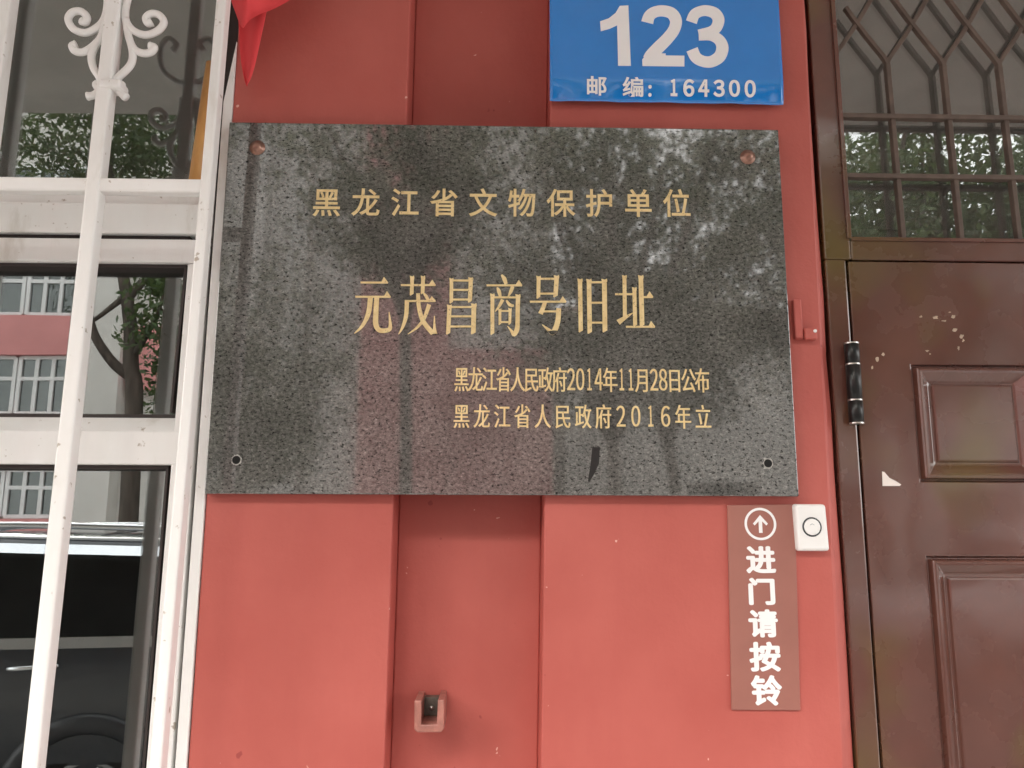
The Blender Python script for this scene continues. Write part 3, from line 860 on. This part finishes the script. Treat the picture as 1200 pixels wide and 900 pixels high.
# red flag hanging in from above
fl = tag(empty('flag', (-0.40, -0.02, 2.5)), 'bright red cloth flag corner drooping over the white window trim at top left', 'flag')
def cloth(name, outline, fy, seed):
    """outline: rows of (left x, right x, z); fy gives the depth"""
    bm = bmesh.new(); rows = []
    for i, (xl, xr, z) in enumerate(outline):
        rows.append([bm.verts.new((xl + (xr - xl) * k / 14, fy(k / 14, i / (len(outline) - 1)), z)) for k in range(15)])
    for r0, r1 in zip(rows, rows[1:]):
        for k in range(14): bm.faces.new((r0[k], r0[k + 1], r1[k + 1], r1[k]))
    o = fin(name, bm, M['cloth'], fl, smooth=True)
    s = o.modifiers.new('thick', 'SOLIDIFY'); s.thickness = 0.0012; s.offset = 0
    su = o.modifiers.new('sub', 'SUBSURF'); su.levels = 1; su.render_levels = 2
    return o
def X(px, py, Y): return at(px, py, Y).x
def Z(px, py, Y): return at(px, py, Y).z
FY = -0.045
# lower tail, behind
tail = []
for (l, r, y) in ((272, 326, -40), (275, 320, -10), (277, 314, 14), (279, 311, 28), (279.5, 306, 50), (281.5, 301, 74), (286, 295, 94), (288.5, 290.5, 100)):
    tail.append((X(l, y, FY + 0.03), X(r, y, FY + 0.03), Z(290, y, FY + 0.03)))
cloth('tail', tail, lambda u, v: FY + 0.030 + 0.010 * sin(u * 5 + 0.6) * (1 - v * 0.6), 1)
# front fold: a swag whose lower edge rises to the right
bm = bmesh.new(); n = 16; rows = []
low = smooth_path([(270, -2, 0), (276, 14, 0), (284, 33, 0), (292, 24, 0), (304, 17, 0), (322, 10, 0), (342, -1, 0), (366, -14, 0)], 3)
for i in range(9):
    v_ = i / 8
    r = []
    for k, lp in enumerate(low):
        yb = lp.y; yt = -95
        yy = yb + (yt - yb) * v_
        xx = lp.x + v_ * 14 * (1 - k / len(low))
        dep = FY - 0.030 * sin(min(1, v_ * 1.4) * pi * 0.5) + 0.012 * sin(k * 0.55 + v_ * 2) * (0.4 + v_)
        p_ = at(xx, yy, dep); r.append(bm.verts.new(p_))
    rows.append(r)
for r0, r1 in zip(rows, rows[1:]):
    for k in range(len(r0) - 1): bm.faces.new((r0[k], r0[k + 1], r1[k + 1], r1[k]))
o = fin('fold', bm, M['cloth'], fl, smooth=True)
s = o.modifiers.new('thick', 'SOLIDIFY'); s.thickness = 0.0012; s.offset = 0
bm = bmesh.new()
pt = at(300, -95, FY - 0.03)
tube(bm, [(pt.x + 0.0, WY - 0.002, pt.z - 0.06), (pt.x + 0.005, FY - 0.04, pt.z + 0.004), (pt.x + 0.01, -0.12, pt.z + 0.05)], 0.008, 12)
fin('staff', bm, M['white'], fl, smooth=True)

# ------------------------------------------------------------------ door frame with barred transom light
FYD = 0.030
df = tag(empty('door_frame', (1.1, 0.03, 0)), 'brown metal door frame with a barred glass transom above the door', 'door frame')
bm = bmesh.new()
XO = 0.5268; XI = 0.5615                     # outer edge, edge at the leaf
zt0, zt1 = at(1050, 305.5, FYD).z, at(1050, 281, FYD).z
zt0 += 0.001
XT = 0.5715                                   # inner edge at the glass
box(bm, XO, XI, FYD, 0.12, 0.02, zt0)                        # jamb beside the leaf
box(bm, XO + 0.0002, XT, FYD + 0.001, 0.12, zt0 + 0.0002, 2.84)
box(bm, XT + 0.0002, 1.60, FYD + 0.002, 0.12, zt0, zt1)      # transom rail
box(bm, XT + 0.0002, 1.60, FYD + 0.002, 0.12, 2.78, 2.838)
box(bm, 1.6002, 1.655, FYD + 0.001, 0.12, 0.02, 2.84)
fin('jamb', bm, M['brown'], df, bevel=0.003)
bm = bmesh.new()
box(bm, XT - 0.006, XT + 0.001, FYD - 0.004, FYD + 0.0015, zt1 + 0.001, 2.78)
box(bm, XT + 0.0012, 1.599, FYD - 0.001, FYD + 0.0035, zt1 - 0.002, zt1 + 0.0045)
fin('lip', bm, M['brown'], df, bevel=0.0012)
bm = bmesh.new(); box(bm, XT + 0.0005, 1.5995, 0.064, 0.068, zt1 + 0.0005, 2.7795); fin('transom_pane', bm, M['glass_dusty'], df)
# guard: uprights that fork into a lattice, two cross rails
BY0, BY1 = 0.040, 0.052
st_ = 0.0985; xk = [0.6655 + st_ * i for i in range(-1, 10)]
zr1, zr2 = 2.398, 2.289
zf, zc_ = 2.497, 2.575
hw = 0.0040
for i, x in enumerate(xk):
    if x > XT + 0.005:
        bm = bmesh.new(); slant(bm, x - hw + 0.0015, x + hw + 0.0015, x - hw - 0.001, x + hw - 0.001, BY0, BY1, zt1 + 0.001, zf); fin('guard_bar', bm, M['guard'], df, bevel=0.001)
    for sgn in (-1, 1):
        top = zf + (zc_ - zf) * 3.2
        pth = [(x - 0.001, zf - 0.012), (x - 0.001 + sgn * 0.0035, zf + 0.010), (x + sgn * st_ / 2, zc_), (x + sgn * st_ * 1.55, top)]
        P = smooth_path([(a_, (BY0 + BY1) / 2 + (0.001 if sgn > 0 else -0.001), b2) for a_, b2 in pth], 5)
        P = [p_ for p_ in P if XT + 0.003 < p_.x < 1.597 and p_.z < 2.776]
        if len(P) < 3: continue
        bm = bmesh.new()
        rings = []
        for j, p_ in enumerate(P):
            d = (P[min(j + 1, len(P) - 1)] - P[max(j - 1, 0)]).normalized()
            nn = Vector((d.z, 0, -d.x)) * 0.0036
            rings.append([bm.verts.new(p_ + nn + Vector((0, dy, 0))) for dy in (-0.0045, 0.0045)] + [bm.verts.new(p_ - nn + Vector((0, dy, 0))) for dy in (0.0045, -0.0045)])
        for r0, r1 in zip(rings, rings[1:]):
            for k in range(4): bm.faces.new((r0[k], r0[(k + 1) % 4], r1[(k + 1) % 4], r1[k]))
        bm.faces.new(rings[0]); bm.faces.new(list(reversed(rings[-1])))
        fin('guard_lattice', bm, M['guard'], df, bevel=0.0008)
for z in (zr1, zr2):
    bm = bmesh.new(); box(bm, XT + 0.0008, 1.599, BY0 - 0.003, BY1 - 0.002, z - 0.0042, z + 0.0042); fin('guard_rail', bm, M['guard'], df, bevel=0.001)

# ------------------------------------------------------------------ the door leaf
dr = tag(empty('door', (1.08, 0.03, 0.02)), 'brown painted metal door with raised panels and black hinge, olive foliage reflections painted in', 'door')
XL = XI + 0.0036; ZT = zt0 - 0.0032; XR = 1.597
holes = []
bx0, bx1, bz0, bz1 = 0.6535, 0.8525, 1.7725, 1.9640
cols = [(bx0, bx1), (0.93, 1.129), (1.206, 1.405)]
rows_ = [(bz0, bz1), (0.92, 1.662), (0.2, 0.80)]
# leaf face as a grid with openings, each filled by a moulded panel
xsg = sorted([XL, XR] + [c_ for q_ in cols for c_ in q_]); zsg = sorted([0.03, ZT] + [c_ for q_ in rows_ for c_ in q_])
bm = bmesh.new()
for i in range(len(xsg) - 1):
    for j in range(len(zsg) - 1):
        if (xsg[i], xsg[i + 1]) in cols and (zsg[j], zsg[j + 1]) in rows_: continue
        f = [bm.verts.new((x, FYD, z)) for x, z in ((xsg[i], zsg[j]), (xsg[i + 1], zsg[j]), (xsg[i + 1], zsg[j + 1]), (xsg[i], zsg[j + 1]))]
        bm.faces.new(f)
bmesh.ops.remove_doubles(bm, verts=bm.verts, dist=1e-5)
ed = [e for e in bm.edges if len(e.link_faces) == 1 and (all(abs(v_.co.x - XL) < 1e-5 for v_ in e.verts) or all(abs(v_.co.x - XR) < 1e-5 for v_ in e.verts) or all(abs(v_.co.z - ZT) < 1e-5 for v_ in e.verts) or all(abs(v_.co.z - 0.03) < 1e-5 for v_ in e.verts))]
ret = bmesh.ops.extrude_edge_only(bm, edges=ed)
for v_ in [g_ for g_ in ret['geom'] if isinstance(g_, bmesh.types.BMVert)]: v_.co.y += 0.045
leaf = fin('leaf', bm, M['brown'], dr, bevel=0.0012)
PROF = [(0.0, 0.0), (0.0015, 0.0), (0.0035, 0.0055), (0.0060, 0.0055), (0.0080, -0.0050), (0.0110, -0.0078), (0.0150, -0.0072), (0.0185, -0.0040), (0.0280, 0.0045), (0.0325, 0.0062), (0.0350, 0.0030), (0.0375, 0.0022)]
for cx0, cx1 in cols:
    for cz0, cz1 in rows_:
        bm = bmesh.new(); R_ = []
        for d, y in PROF:
            R_.append([bm.verts.new((x, FYD + y, z)) for x, z in ((cx0 + d, cz0 + d), (cx1 - d, cz0 + d), (cx1 - d, cz1 - d), (cx0 + d, cz1 - d))])
        for r0, r1 in zip(R_, R_[1:]):
            for k in range(4): bm.faces.new((r0[k], r0[(k + 1) % 4], r1[(k + 1) % 4], r1[k]))
        bm.faces.new(R_[-1])
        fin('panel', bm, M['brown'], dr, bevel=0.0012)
# hinge
hx = (at(990, 450, 0.02).x + at(1011, 450, 0.02).x) / 2
zq = [at(1000, y, 0.018).z for y in (402.5, 427, 469, 496)]
hg = empty('hinge_dummy'); bpy.data.objects.remove(hg)
hb = bmesh.new()
def barrel(za, zb_): lathe(hb, (hx, 0.019, za), (0, 0, 1), [(0.0008, 0.0098), (0.0018, 0.0112), (zb_ - za - 0.0018, 0.0112), (zb_ - za - 0.0008, 0.0098)], 24)
barrel(zq[1], zq[0]); barrel(zq[2], zq[1]); barrel(zq[3], zq[2])
hinge = fin('hinge', hb, M['black'], dr, smooth=True, bevel=0)
for z in zq:
    bm = bmesh.new(); lathe(bm, (hx, 0.019, z - 0.0011), (0, 0, 1), [(0, 0.0112), (0.0022, 0.0112)], 24)
    w_ = fin('washer', bm, M['steel'], hinge)
# scraps of old glue on the leaf
bm = bmesh.new()
r2 = random.Random(3)
for px, py, sx, sy in ((1079, 371, 5, 3), (1096, 372, 7, 4), (1106, 376, 6, 2.5), (1117, 371, 5, 4), (1113, 366, 3, 2), (1119, 387, 6, 4), (1127, 394, 5, 5), (1129, 399, 3, 4), (1123, 408, 3, 5), (1086, 411, 5, 2.5), (1090, 415, 2, 2), (1028, 421, 4, 7), (1035, 415, 6, 4), (1022, 431, 2.5, 5)):
    n = 9
    pl = []
    for k in range(n):
        a_ = 2 * pi * k / n; rr2 = r2.uniform(0.35, 1.0)
        p_ = at(px + 0.62 * sx * cos(a_) * rr2, py + 0.62 * sy * sin(a_) * rr2, FYD); pl.append((p_.x, p_.z))
    plate(bm, pl, FYD - 0.0005, FYD + 0.0001)
fin('glue_residue', bm, M['residue'], dr)
# torn paper
bm = bmesh.new()
plate(bm, [(lambda p_: (p_.x, p_.z))(at(x, y, FYD)) for x, y in ((1033.5, 552.5), (1036, 553), (1042, 560), (1050, 564), (1056, 568), (1054, 569.5), (1034, 569.5))], FYD - 0.0009, FYD - 0.0003)
tag(fin('paper_scrap', bm, M['paper']), 'torn triangular scrap of white paper stuck to the brown door', 'paper')
# threshold
bm = bmesh.new(); box(bm, 0.5245, 1.658, -0.25, 0.30, 0.001, 0.018); tag(fin('doorstep', bm, M['kerbstone'], bevel=0.004), kind='structure')

# ------------------------------------------------------------------ the street behind the camera (mirrored in glass, granite and paint)
# parked car: near side at y = -3.2, tail towards +x
def car(cx_rear, yn, paint, label):
    root = tag(empty('parked_car', (cx_rear - 2.3, yn - 0.9, -0.12)), label, 'car')
    L = 4.65
    def sec(s):   # half-section tables along the length: s in 0..1 from tail to nose -> belt z, roof z, half width
        return s
    # lower body
    prof = [(0.00, 0.48, 1.00), (0.02, 0.40, 1.06), (0.10, 0.34, 1.10), (0.30, 0.32, 1.075), (0.55, 0.32, 1.03), (0.70, 0.32, 1.00), (0.78, 0.33, 0.98), (0.93, 0.36, 0.88), (0.985, 0.42, 0.78), (1.0, 0.50, 0.70)]
    bm = bmesh.new(); rings = []
    for s_, zb_, zt_ in prof:
        x = cx_rear - s_ * L
        taper = 1.0 - 0.12 * max(0, (s_ - 0.88) / 0.12) ** 2 - 0.06 * max(0, (0.05 - s_) / 0.05)
        hw_ = 0.92 * taper; yc = yn - 0.92; rg_ = []
        for yy, z in ((-0.90, zb_), (-1.0, zb_ + 0.16), (-1.0, zb_ + (zt_ - zb_) * 0.68), (-0.955, zt_ - 0.02), (-0.86, zt_), (0.86, zt_), (0.955, zt_ - 0.02), (1.0, zb_ + (zt_ - zb_) * 0.68), (1.0, zb_ + 0.16), (0.90, zb_)):
            rg_.append(bm.verts.new((x, yc + yy * hw_, z)))
        rings.append(rg_)
    for r0, r1 in zip(rings, rings[1:]):
        for k in range(10): bm.faces.new((r0[k], r0[(k + 1) % 10], r1[(k + 1) % 10], r1[k]))
    bm.faces.new(rings[0]); bm.faces.new(list(reversed(rings[-1])))
    fin('body', bm, paint, root, smooth=True, bevel=0.01)
    # glasshouse
    bm = bmesh.new(); rings = []
    for s_, zt_, wt in ((0.03, 1.10, 0.80), (0.075, 1.52, 0.66), (0.14, 1.58, 0.66), (0.36, 1.60, 0.67), (0.50, 1.58, 0.66), (0.58, 1.50, 0.64), (0.75, 1.00, 0.72)):
        x = cx_rear - s_ * L; zb_ = 1.08 - 0.09 * s_
        zt_ = max(zt_, zb_ + 0.005); yc = yn - 0.92
        rings.append([bm.verts.new((x, yc + yy, z)) for yy, z in ((-0.83, zb_ - 0.03), (-wt, zt_), (wt, zt_), (0.83, zb_ - 0.03))])
    for r0, r1 in zip(rings, rings[1:]):
        for k in range(4): bm.faces.new((r0[k], r0[(k + 1) % 4], r1[(k + 1) % 4], r1[k]))
    bm.faces.new(rings[0]); bm.faces.new(list(reversed(rings[-1])))
    fin('window', bm, M['car_glass'], root, smooth=False)
    bm = bmesh.new(); rings = []
    for s_, zt_, wt in ((0.055, 1.525, 0.66), (0.14, 1.588, 0.68), (0.36, 1.610, 0.69), (0.50, 1.592, 0.68), (0.575, 1.52, 0.65)):
        x = cx_rear - s_ * L; yc = yn - 0.92
        rings.append([bm.verts.new((x, yc + yy * wt, zt_ + dz)) for yy, dz in ((-1.04, -0.07), (-1.0, 0.0), (-0.8, 0.045), (0.8, 0.045), (1.0, 0.0), (1.04, -0.07))])
    for r0, r1 in zip(rings, rings[1:]):
        for k in range(5): bm.faces.new((r0[k], r0[k + 1], r1[k + 1], r1[k]))
    fin('roof', bm, paint, root, smooth=True)
    yw = yn - 0.92
    for sd_ in (1, -1):
        bm = bmesh.new()
        P = smooth_path([(cx_rear - s_ * L, yw + sd_ * 0.66, z) for s_, z in ((0.09, 1.61), (0.13, 1.665), (0.33, 1.69), (0.50, 1.67), (0.54, 1.62))], 5)
        tube(bm, P, 0.020, 8); fin('roof_rail', bm, M['chrome'], root, smooth=True)
        bm = bmesh.new()
        for s0, s1 in zip([0.05 + 0.055 * i for i in range(12)], [0.05 + 0.055 * (i + 1) for i in range(12)]):
            def zz_(s_): return 1.085 - 0.09 * s_
            hexa(bm, [(cx_rear - s_ * L, yw + sd_ * yy, zz_(s_) + dz) for dz in (-0.022, 0.030) for s_, yy in ((s0, 0.900 if dz < 0 else 0.862), (s1, 0.900 if dz < 0 else 0.862), (s1, 0.80), (s0, 0.80))])
        fin('belt_trim', bm, M['chrome'], root)
        bm = bmesh.new()
        for s0, s1, z0_, z1_ in ((0.09, 0.14, 1.50, 1.545), (0.14, 0.36, 1.545, 1.565), (0.36, 0.50, 1.565, 1.548), (0.50, 0.57, 1.548, 1.48)):
            hexa(bm, [(cx_rear - s_ * L, yw + sd_ * yy, z + dz) for dz in (-0.026, 0.026) for s_, yy, z in ((s0, 0.745 if dz < 0 else 0.700, z0_), (s1, 0.745 if dz < 0 else 0.700, z1_), (s1, 0.65, z1_), (s0, 0.65, z0_))])
        fin('window_trim', bm, M['chrome'], root)
        for s_ in (0.265, 0.49):
            bm = bmesh.new(); x = cx_rear - s_ * L
            tube(bm, smooth_path([(x + 0.13, yw + sd_ * 0.915, 0.955), (x + 0.08, yw + sd_ * 0.945, 0.955), (x - 0.08, yw + sd_ * 0.945, 0.945), (x - 0.13, yw + sd_ * 0.915, 0.94)], 4), 0.014, 8); fin('door_handle', bm, M['chrome'], root, smooth=True)
        for s_ in (0.195, 0.80):
            x = cx_rear - s_ * L
            bm = bmesh.new(); lathe(bm, (x, yw + sd_ * 0.68, 0.235), (0, sd_, 0), [(0, 0.30), (0.01, 0.355), (0.20, 0.355), (0.225, 0.33), (0.228, 0.25), (0.20, 0.245)], 32); wh = fin('wheel', bm, M['rubber'], root, smooth=True)
            bm = bmesh.new(); lathe(bm, (x, yw + sd_ * 0.87, 0.235), (0, sd_, 0), [(0.0, 0.245), (0.03, 0.243), (0.03, 0.225), (0.012, 0.215), (0.012, 0.06), (0.04, 0.05), (0.042, 0.01)], 32)
            for k in range(5):
                a_ = 2 * pi * k / 5
                tube(bm, [(x + cos(a_) * 0.05, yw + sd_ * 0.90, 0.235 + sin(a_) * 0.05), (x + cos(a_) * 0.22, yw + sd_ * 0.895, 0.235 + sin(a_) * 0.22)], 0.022, 6)
            fin('rim', bm, M['alloy'], wh)
            bm = bmesh.new()
            P = [(x + 0.43 * cos(a_), yw + sd_ * 0.915, 0.235 + 0.43 * sin(a_)) for a_ in [radians(8 + 164 * k / 16) for k in range(17)]]
            tube(bm, P, 0.055, 10, 0.7); fin('wheel_arch', bm, simple('dark_trim', (0.05, 0.053, 0.06), 0.35), root, smooth=True)
        bm = bmesh.new(); box(bm, cx_rear - 0.06, cx_rear + 0.015, yw + sd_ * 0.70 - 0.10, yw + sd_ * 0.70 + 0.10, 0.86, 1.02); fin('tail_lamp', bm, M['lamp_red'], root, bevel=0.02)
        bm = bmesh.new(); box(bm, cx_rear - L + 0.05, cx_rear - L + 0.22, yw + sd_ * 0.66 - 0.11, yw + sd_ * 0.66 + 0.11, 0.66, 0.76); fin('headlight', bm, M['lamp_clear'], root, bevel=0.02)
        bm = bmesh.new(); box(bm, cx_rear - 0.66 * L, cx_rear - 0.62 * L, yw + sd_ * 0.99 - 0.09, yw + sd_ * 0.99 + 0.09, 1.03, 1.15); fin('mirror', bm, paint, root, bevel=0.03)
    return root
car(-1.22, -3.2, M['car_paint'], 'black car with chrome trim parked at the near kerb, mirrored in the lower panes')
car(9.3, -8.7, simple('white_car_paint', (0.78, 0.78, 0.78), 0.1, coat=1.0), 'unseen white car added at the far kerb for a pale reflection in the brown door')  # unseen car, added to give the lower door panel a white reflection

# the terrace across the road
bld = tag(empty('apartment_building', (-16, -20, 0)), 'white apartment block with pink bands across the road, mirrored in the panes', 'building')
BX0, BX1, BYF = -40.0, 1.5, -20.0
bm = bmesh.new(); box(bm, BX0, BX1, -31, BYF - 0.35, 0, 13.6); box(bm, BX0 - 0.3, BX1 + 0.3, -31.2, BYF - 0.05, 13.6, 13.9)
fin('wall', bm, M['far_white'], bld)
# facade relief: pink spandrels, white piers
FL = [(1.85, 3.05), (4.55, 6.05), (7.25, 8.75), (10.0, 11.5)]
bm = bmesh.new()
prev = 0
for i, (a_, b2) in enumerate(FL):
    box(bm, BX0, -10.9, BYF - 0.349, BYF - 0.10, prev, a_ - 0.06); prev = b2 + 0.06
fin('spandrel', bm, M['far_pink'], bld)
bm = bmesh.new()
box(bm, -10.9, -9.9, BYF - 0.348, BYF + 0.2, 0, 13.59)
for x in (-8.1, -6.9, -5.7): box(bm, x, x + 0.55, BYF - 0.347, BYF - 0.02, 0, 13.59)
fin('pier', bm, M['far_white'], bld)
bm = bmesh.new(); box(bm, -3.6, -1.3, BYF - 0.348, BYF + 0.15, 0, 13.59); box(bm, -1.299, 1.499, BYF - 0.347, BYF + 0.05, 0, 6.3); box(bm, -9.8, -8.4, BYF - 0.347, BYF - 0.05, 5.2, 6.9)
fin('pink_bay', bm, M['far_pink'], bld)
for a_, b2 in FL:
    for x in [-40 + 3.4 * i for i in range(9)]:
        xa, xb = x + 0.08, min(x + 3.35, -10.95)
        if xb - xa < 0.6: continue
        bm = bmesh.new(); box(bm, xa + 0.05, xb - 0.05, BYF - 0.345, BYF - 0.335, a_ + 0.02, b2 - 0.02); wn_ = fin('window', bm, M['far_dark'], bld)
        bm = bmesh.new()
        nb = 4
        for k in range(nb + 1):
            xc = xa + (xb - xa) * k / nb; box(bm, xc - 0.05, xc + 0.05, BYF - 0.33, BYF - 0.22, a_, b2)
        for z in (a_, a_ + (b2 - a_) * 0.62, b2): box(bm, xa, xb, BYF - 0.331, BYF - 0.221, z - 0.05, z + 0.05)
        fin('frame', bm, M['far_frame'], wn_)
        bm = bmesh.new(); box(bm, xa + 0.06, xb - 0.06, BYF - 0.29, BYF - 0.28, a_ + 0.05, b2 - 0.05); fin('pane', bm, M['glass_dark'], wn_)

bl2 = tag(empty('low_building', (14, -24, 0)), 'low grey rendered building beyond the trees across the road', 'building')
bm = bmesh.new(); box(bm, 2.2, 40, -36, -24, 0, 8.2); fin('wall', bm, M['far_white'], bl2)
bm = bmesh.new(); box(bm, 2.0, 40.3, -36.3, -23.6, 8.201, 8.5); fin('roof', bm, M['far_pink'], bl2)
for i in range(8):
    bm = bmesh.new(); box(bm, 6 + i * 4, 8.2 + i * 4, -24.0, -23.96, 1.2, 3.0); fin('window', bm, M['far_dark'], bl2)

# street trees
def leafmesh(seed, clumps, per, size, fill):
    """leaves in clumps along the limbs plus a looser spread through the crown (centre, radii, count)"""
    r = random.Random(seed); verts = []; faces = []; P = []
    for (cx, cy, cz, rad) in clumps:
        for _ in range(per):
            u = Vector((r.gauss(0, 1), r.gauss(0, 1), r.gauss(0, 1))).normalized() * (rad * r.random() ** 0.4)
            P.append(Vector((cx, cy, cz)) + Vector((u.x, u.y, u.z * 0.75)))
    (fx, fy, fz), (ra, rb, rc), cnt = fill
    for _ in range(cnt):
        u = Vector((r.gauss(0, 1), r.gauss(0, 1), r.gauss(0, 1))).normalized() * r.random() ** 0.36
        P.append(Vector((fx + u.x * ra, fy + u.y * rb, fz + u.z * rc)))
    for p_ in P:
        n_ = Vector((r.gauss(0, 1), r.gauss(0, 1), r.gauss(0.6, 1))).normalized()
        a_ = n_.orthogonal().normalized(); a_.rotate(Matrix.Rotation(r.random() * 2 * pi, 3, n_)); b2 = n_.cross(a_)
        s_ = size * r.uniform(0.6, 1.3); k = len(verts)
        verts += [p_ - a_ * s_, p_ + b2 * s_ * 0.42 - a_ * s_ * 0.1, p_ + a_ * s_, p_ - b2 * s_ * 0.42 - a_ * s_ * 0.1]
        faces.append((k, k + 1, k + 2, k + 3))
    me = bpy.data.meshes.new('crown'); me.from_pydata([tuple(q_) for q_ in verts], [], faces)
    me.materials.append(M['leaf'])
    return me

def tree_proto(seed, h, spread, fork):
    r = random.Random(seed)
    bm = bmesh.new(); clumps = []
    tr = smooth_path([(0, 0, -0.12), (0.05, 0.02, 1.2), (-0.04, 0.0, 2.2), (0.06, 0.03, fork)], 5)
    tube(bm, tr, [0.15 - 0.05 * i / len(tr) for i in range(len(tr))], 10)
    top = Vector(tr[-1])
    for k in range(8):
        a_ = 2 * pi * k / 8 + r.uniform(-0.3, 0.3)
        rise = r.uniform(0.35, 1.0); out_ = spread * r.uniform(0.55, 1.0) * (1.15 - 0.5 * rise)
        e = top + Vector((cos(a_) * out_, sin(a_) * out_, (h - fork) * rise))
        mid = top.lerp(e, 0.5) + Vector((r.uniform(-0.2, 0.2), r.uniform(-0.2, 0.2), 0.3))
        P = smooth_path([top - Vector((0, 0, 0.1)), mid, e], 5)
        tube(bm, P, [0.075 * (1 - 0.8 * i / len(P)) for i in range(len(P))], 7)
        for j in range(6):
            q_ = Vector(P[min(len(P) - 1, 3 + j)]) if 3 + j < len(P) else e
            clumps.append((q_.x + r.uniform(-0.6, 0.6), q_.y + r.uniform(-0.6, 0.6), q_.z + r.uniform(-0.5, 0.5), r.uniform(0.45, 0.85)))
    bmesh.ops.recalc_face_normals(bm, faces=bm.faces)
    me = bpy.data.meshes.new('trunk'); bm.to_mesh(me); bm.free()
    for p_ in me.polygons: p_.use_smooth = True
    me.materials.append(M['bark'])
    return me, leafmesh(seed + 50, clumps, 190, 0.085, ((0, 0, (fork + h) / 2 + 0.5), (spread * 1.05, spread * 1.05, (h - fork) * 0.55), 4000))
protos = [tree_proto(1, 8.6, 2.7, 2.9), tree_proto(2, 7.8, 2.5, 2.6), tree_proto(5, 9.0, 2.6, 3.2), tree_proto(9, 12.5, 3.0, 5.4), tree_proto(12, 10.5, 2.9, 3.0)]
TREES = [
         ((-4.5, -13.4), 1, 2.0, 0.8, 'small leafy tree in front of the white piers of the apartment block'),
         ((1.9, -11.6), 4, 1.9, 1.0, 'leafy street tree across the road opposite the plaque'),
         ((6.1, -11.8), 4, 4.0, 1.0, 'leafy street tree across the road opposite the door'),
         ((9.9, -11.7), 4, 2.6, 1.0, 'leafy street tree furthest right across the road'),
         ((-12.5, -13.9), 3, 1.0, 0.95, 'tall leafy tree behind the far pavement facing the left window'),
         ((-1.6, -13.2), 3, 2.2, 1.0, 'tall leafy tree in front of the pink bay of the apartment block'),
         ((3.9, -16.6), 0, 3.3, 1.15, 'leafy tree behind the street trees, nearest the gap between the two buildings'),
         ((7.9, -14.0), 4, 1.7, 1.05, 'leafy tree in the second row behind the two right-hand street trees'),
         ((8.6, -17.0), 2, 0.7, 1.2, 'big leafy tree in front of the low building')]
for (x, y), pz, rz, sc_, lab in TREES:
    root = tag(empty('street_tree', (x, y, 0)), lab, 'tree', 'street trees across the road')
    root.rotation_euler.z = rz; root.scale = (sc_,) * 3
    for nm, me in (('trunk', protos[pz][0]), ('crown', protos[pz][1])):
        o = bpy.data.objects.new(nm, me); C.objects.link(o); o.parent = root

# the crooked tree whose limbs cross in the middle pane
def seen(px, py, Y):
    p_ = at(px, py, 2 * GL - Y)                 # mirror of the pane
    return Vector((p_.x, Y, p_.z))
TY = -11.9
root = tag(empty('street_tree', (seen(157, 470, TY).x, TY, 0)), 'crooked street tree across the road, its crossing limbs mirrored in the middle pane', 'tree', 'street trees across the road')
bm = bmesh.new()
b0 = seen(157, 470, TY)
main = [Vector((b0.x + 0.05, TY, -0.12)), Vector((b0.x + 0.08, TY, 1.0))] + [seen(*p_, TY) for p_ in ((157, 470), (153, 430), (153, 390), (148, 345), (141, 305), (134, 255), (128, 190), (120, 120))]
P = smooth_path(main, 5); tube(bm, P, [0.17 * (1 - 0.75 * i / len(P)) for i in range(len(P))], 9)
limbs = []
for pts_, r0, dy in (([(149, 350), (165, 327), (182, 308), (203, 282), (222, 240)], 0.085, -0.5), ([(154, 442), (134, 426), (117, 398), (111, 370), (104, 335), (92, 290), (84, 230)], 0.10, 0.5), ([(148, 346), (132, 362), (112, 380), (90, 392)], 0.06, 0.3), ([(154, 420), (172, 398), (190, 372), (204, 340)], 0.07, 0.4)):
    n_ = len(pts_)
    P = smooth_path([seen(*p_, TY) + Vector((0, dy * i / n_, 0)) for i, p_ in enumerate(pts_)], 5)
    tube(bm, P, [r0 * (1 - 0.8 * i / len(P)) for i in range(len(P))], 7); limbs.append(P)
bmesh.ops.recalc_face_normals(bm, faces=bm.faces)
me = bpy.data.meshes.new('trunk'); bm.to_mesh(me); bm.free()
for p_ in me.polygons: p_.use_smooth = True
link('trunk', me, M['bark'], root)
cl_ = []
for p_, rad in (((186, 395), 0.55), ((196, 360), 0.6), ((205, 325), 0.6), ((190, 430), 0.4), ((178, 330), 0.22), ((208, 290), 0.7), ((225, 240), 0.8), ((150, 200), 0.7), ((128, 160), 0.8), ((100, 180), 0.7), ((84, 230), 0.5), ((60, 190), 0.6), ((180, 185), 0.7), ((205, 190), 0.7), ((30, 175), 0.7), ((140, 120), 0.9), ((90, 110), 0.9), ((200, 120), 0.9), ((95, 300), 0.22)):
    c_ = seen(*p_, TY); cl_.append((c_.x, c_.y + rnd.uniform(-0.5, 0.5), c_.z, rad))
me = leafmesh(77, cl_, 210, 0.075, ((seen(140, 130, TY).x, TY, seen(140, 130, TY).z + 0.6), (2.4, 2.0, 1.9), 7500))
me.materials.clear()
link('crown', me, M['leaf'], root)

bpy.data.objects.remove(_to)
